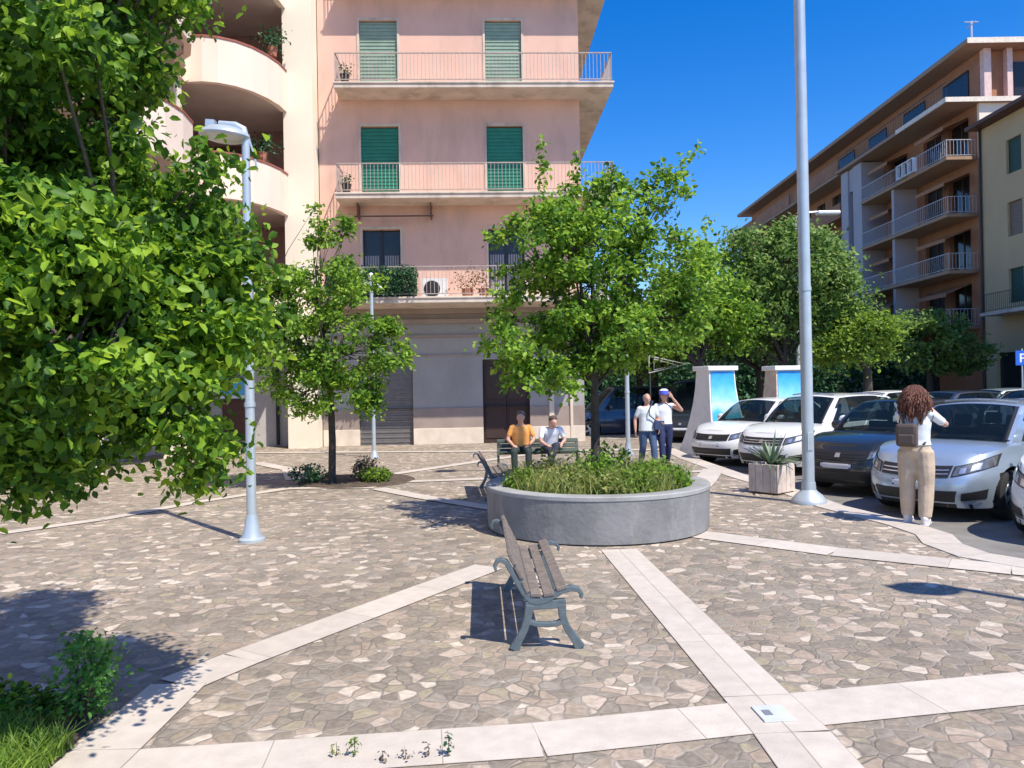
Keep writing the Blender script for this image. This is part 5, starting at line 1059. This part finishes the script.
# woman photographing, back to the camera
wl = G(917, 524)
J = stand(dict(head=(0, -.05, 1.53), elR=(-.30, -.20, 1.20), wrR=(-.10, -.24, 1.42), elL=(.20, -.25, 1.22), wrL=(.08, -.24, 1.42), hdR=(.5, -.1, .9), hdL=(-.5, -.1, .9), pnR=(.3, -.8, 0), pnL=(-.3, -.8, 0), curl=.9,
               anR=(-.10, .06, .09), knR=(-.11, .0, .48), anL=(.11, -.05, .09), shirt_low=.03))
wm = person('woman seen from behind in white T-shirt and beige wide trousers, taking a photo', wl, R(142), J, dict(skin=skA, shirt=mat('white_tshirt', (.72, .76, .78), .85), pants=mat('beige_trousers', (.56, .43, .31), .9, var=.12, scale=9, bump=.3, bscale=18), shoe=mat('white_trainer', (.72, .66, .64), .7), sleeve=.75, pants_w=1.3, hem=1.05, loose=1.0), vox=.009, sc=.98)
HB = [((0, -.01, 1.59), (.11, .12, .10)), ((0, .04, 1.50), (.13, .095, .13)), ((0, .06, 1.40), (.12, .06, .10))]
hm = MB(); rgh = np.random.default_rng(5)
for c, r_h in HB: ellips(hm, c, r_h)
for _ in range(420):
    a = rgh.uniform(-.25*PI, 1.25*PI); e0 = rgh.uniform(.1, 1.2); p = Vector((.115*math.cos(a)*math.cos(e0), -.01+.12*math.sin(a)*math.cos(e0), 1.59+.10*math.sin(e0))); out = Vector((math.cos(a), math.sin(a), 0)); pts = [p]; ph_ = rgh.uniform(0, 6.28); Lh = rgh.uniform(.2, .44); bl_ = rgh.uniform(.02, .085)
    for k in range(1, 8):
        t = k/7; pts.append(p+out*(bl_*math.sin(t*2.2))*rgh.uniform(.85, 1.15)+Vector((.014*math.sin(t*14+ph_), .014*math.cos(t*14+ph_), -Lh*t)))
    hm.tube(pts, [.008, .008, .008, .008, .007, .006, .005, .002], 5)
hm.build('hair', M_HAIR_R, wm, smooth=60)
m = MB(); m.box(-.04, .04, -.33, -.32, 1.47, 1.62); ph = m.build('phone', M_BLKPL, None, bevel=.004); ph.matrix_world = Matrix.Translation(wl) @ Matrix.Rotation(R(142), 4, 'Z'); tag(ph, 'dark phone held up in front of the face of the woman in beige trousers', 'phone')
bp = empty('backpack', wl, R(142), 'small brown backpack worn by the woman in the white T-shirt', 'backpack'); 
m = MB(); m.box(-.06, .17, .13, .24, .93, 1.20); bb_ = m.build('bag', mat('brown_leather', (.10, .07, .058), .55, var=.2), bp, bevel=.035); m = MB(); m.box(-.03, .14, .24, .275, .96, 1.08); m.build('pocket', MATS['brown_leather'], bp, bevel=.02)
m = MB(); m.tube([(-.09, .15, 1.19), (-.12, .135, 1.30), (-.13, .03, 1.425), (-.13, -.10, 1.36), (-.14, -.14, 1.2), (-.14, -.06, 1.02), (-.11, .13, .96)], .014, 6); m.build('strap', MATS['brown_leather'], bp); m = MB(); m.tube([(.09, .15, 1.19), (.12, .135, 1.30), (.13, .03, 1.425), (.13, -.10, 1.36), (.14, -.14, 1.2), (.14, -.06, 1.02), (.11, .13, .96)], .014, 6); m.build('strap', MATS['brown_leather'], bp)
# walking couple
J = stand(dict(knL=(.10, -.14, .49), anL=(.10, -.20, .10), knR=(-.10, .02, .48), anR=(-.10, .2, .12), elR=(-.26, .06, 1.08), wrR=(-.27, 0, .84), elL=(.25, -.04, 1.08), wrL=(.22, -.14, .88), shirt_low=-.1))
cpY = 15.6; pmn = W(648, 465, cpY); man = person('bald man in a pale shirt and blue jeans walking beside a woman in a cap', (pmn.x, cpY, 0), R(6), J, dict(skin=skA, shirt=mat('pale_shirt', (.66, .70, .70), .85), pants=mat('blue_jeans', (.05, .09, .17), .85, var=.2), shoe=mat('brown_shoe', (.12, .07, .05), .6), sleeve=.7, loose=1.12, pants_w=1.1), vox=.013, sc=.93)
hair_mesh(man, [((0, .03, 1.57), (.083, .08, .07))], mat('grey_hair', (.35, .33, .31), .8), 0, .01, 2)
bgm = MB(); bgm.tube([(.10, -.10, 1.38), (0, -.16, 1.2), (-.0, -.165, 1.1), (.18, -.13, .95)], .014, 6); bgm.tube([(.10, -.10, 1.38), (.10, .10, 1.38), (.18, .13, 1.1), (.2, .0, .93)], .014, 6); bgm.box(.10, .30, -.2, -.12, .80, .98); bo = bgm.build('shoulder_bag', mat('navy_bag', (.03, .05, .12), .7), None, bevel=.01); bo.location = (pmn.x, cpY, 0); bo.rotation_euler = (0, 0, R(6)); tag(bo, 'navy shoulder bag slung across the chest of the bald man', 'bag')
J = stand(dict(knR=(-.09, -.12, .49), anR=(-.08, -.16, .10), knL=(.09, .0, .48), anL=(.10, .16, .12), elL=(.36, -.10, 1.22), wrL=(.14, -.16, 1.50), hdL=(-.5, 0, .8), pnL=(0, -1, 0), elR=(-.22, .0, 1.08), wrR=(-.16, -.18, 1.0), shirt_low=.0))
pw_ = W(666, 465, cpY); wo2 = person('woman in white top, navy jeans and cap walking with one hand raised to her face', (pw_.x, cpY+.1, 0), R(4), J, dict(skin=skA, shirt=mat('white_top', (.75, .76, .78), .85), pants=mat('navy_jeans', (.02, .03, .09), .85, var=.2), shoe=mat('black_shoe', (.03, .03, .03), .6), sleeve=.15, pants_w=1.0), vox=.013, sc=.965)
hair_mesh(wo2, [((0, .02, 1.53), (.095, .09, .12)), ((.06, .02, 1.42), (.04, .05, .1)), ((-.06, .02, 1.42), (.04, .05, .1))], mat('dark_hair', (.03, .018, .014), .5), 0, .011, 2)
m = MB(); m.lathe([(.105, 0), (.108, .04), (.095, .09), (.05, .12), (.01, .125)], 20, c=(0, -.015, 1.56)); m.prism([(-.09, -.06), (-.085, -.14), (-.04, -.19), (.04, -.19), (.085, -.14), (.09, -.06)], 1.565, 1.58); cpo = m.build('cap', mat('blue_white_cap', (.10, .13, .55), .8), wo2, smooth=40); cpo.location = (0, 0, 0)
m = MB(); m.lathe([(.098, .092), (.052, .126), (.012, .131)], 20, c=(0, -.015, 1.56)); m.build('cap_crown', mat('cap_white', (.8, .8, .85), .8), cpo, smooth=40)
# two seated men on the dark green bench (local figure faces -y, towards the camera)
def sit(extra=None):
    J = dict(head=(0, -.02, 1.17), neck=(0, .02, 1.04), chest=(0, .03, .86), pelvis=(0, .06, .56), shR=(-.172, .02, .975), shL=(.172, .02, .975), elR=(-.27, .0, .73), elL=(.27, .0, .73), wrR=(-.16, -.2, .62), wrL=(.16, -.2, .62), hdR=(.4, -.9, -.1), hdL=(-.4, -.9, -.1), pnR=(0, 0, -1), pnL=(0, 0, -1),
             hpR=(-.10, .02, .53), hpL=(.10, .02, .53), knR=(-.14, -.40, .52), knL=(.14, -.40, .52), anR=(-.14, -.42, .1), anL=(.14, -.42, .1), shirt_low=.02)
    J.update(extra or {}); return J
YS = 15.3; q1 = W(521, 440, YS); q2 = W(549, 440, YS)
p1 = person('man in an orange T-shirt and dark trousers sitting upright on the green bench', (q1.x, YS, -.06), 0, sit(), dict(skin=skA, shirt=mat('orange_tshirt', (.80, .36, .10), .85), pants=mat('dark_green_trousers', (.03, .045, .04), .85), shoe=MATS['black_shoe'], sleeve=.7, loose=1.1), vox=.013)
hair_mesh(p1, [((0, .005, 1.225), (.085, .1, .075))], mat('cropped_hair', (.12, .09, .07), .8), 0, .01, 2)
p2 = person('man in a white shirt leaning forward with crossed legs on the green bench', (q2.x+.02, YS, -.06), R(18), sit(dict(head=(0, -.20, 1.07), neck=(0, -.10, .98), chest=(0, -.04, .83), shR=(-.19, -.08, .93), shL=(.19, -.08, .93), elR=(-.26, -.16, .70), elL=(.26, -.16, .70), knL=(-.02, -.44, .62), anL=(-.22, -.52, .30), ftL=(-.5, -.8, 0))), dict(skin=skA, shirt=mat('white_shirt', (.74, .76, .80), .85), pants=mat('dark_trousers', (.03, .035, .05), .85), shoe=MATS['black_shoe'], sleeve=.75, loose=1.1), vox=.013)
hair_mesh(p2, [((0, -.185, 1.13), (.085, .1, .075))], mat('brown_hair', (.09, .06, .045), .8), 0, .01, 2)
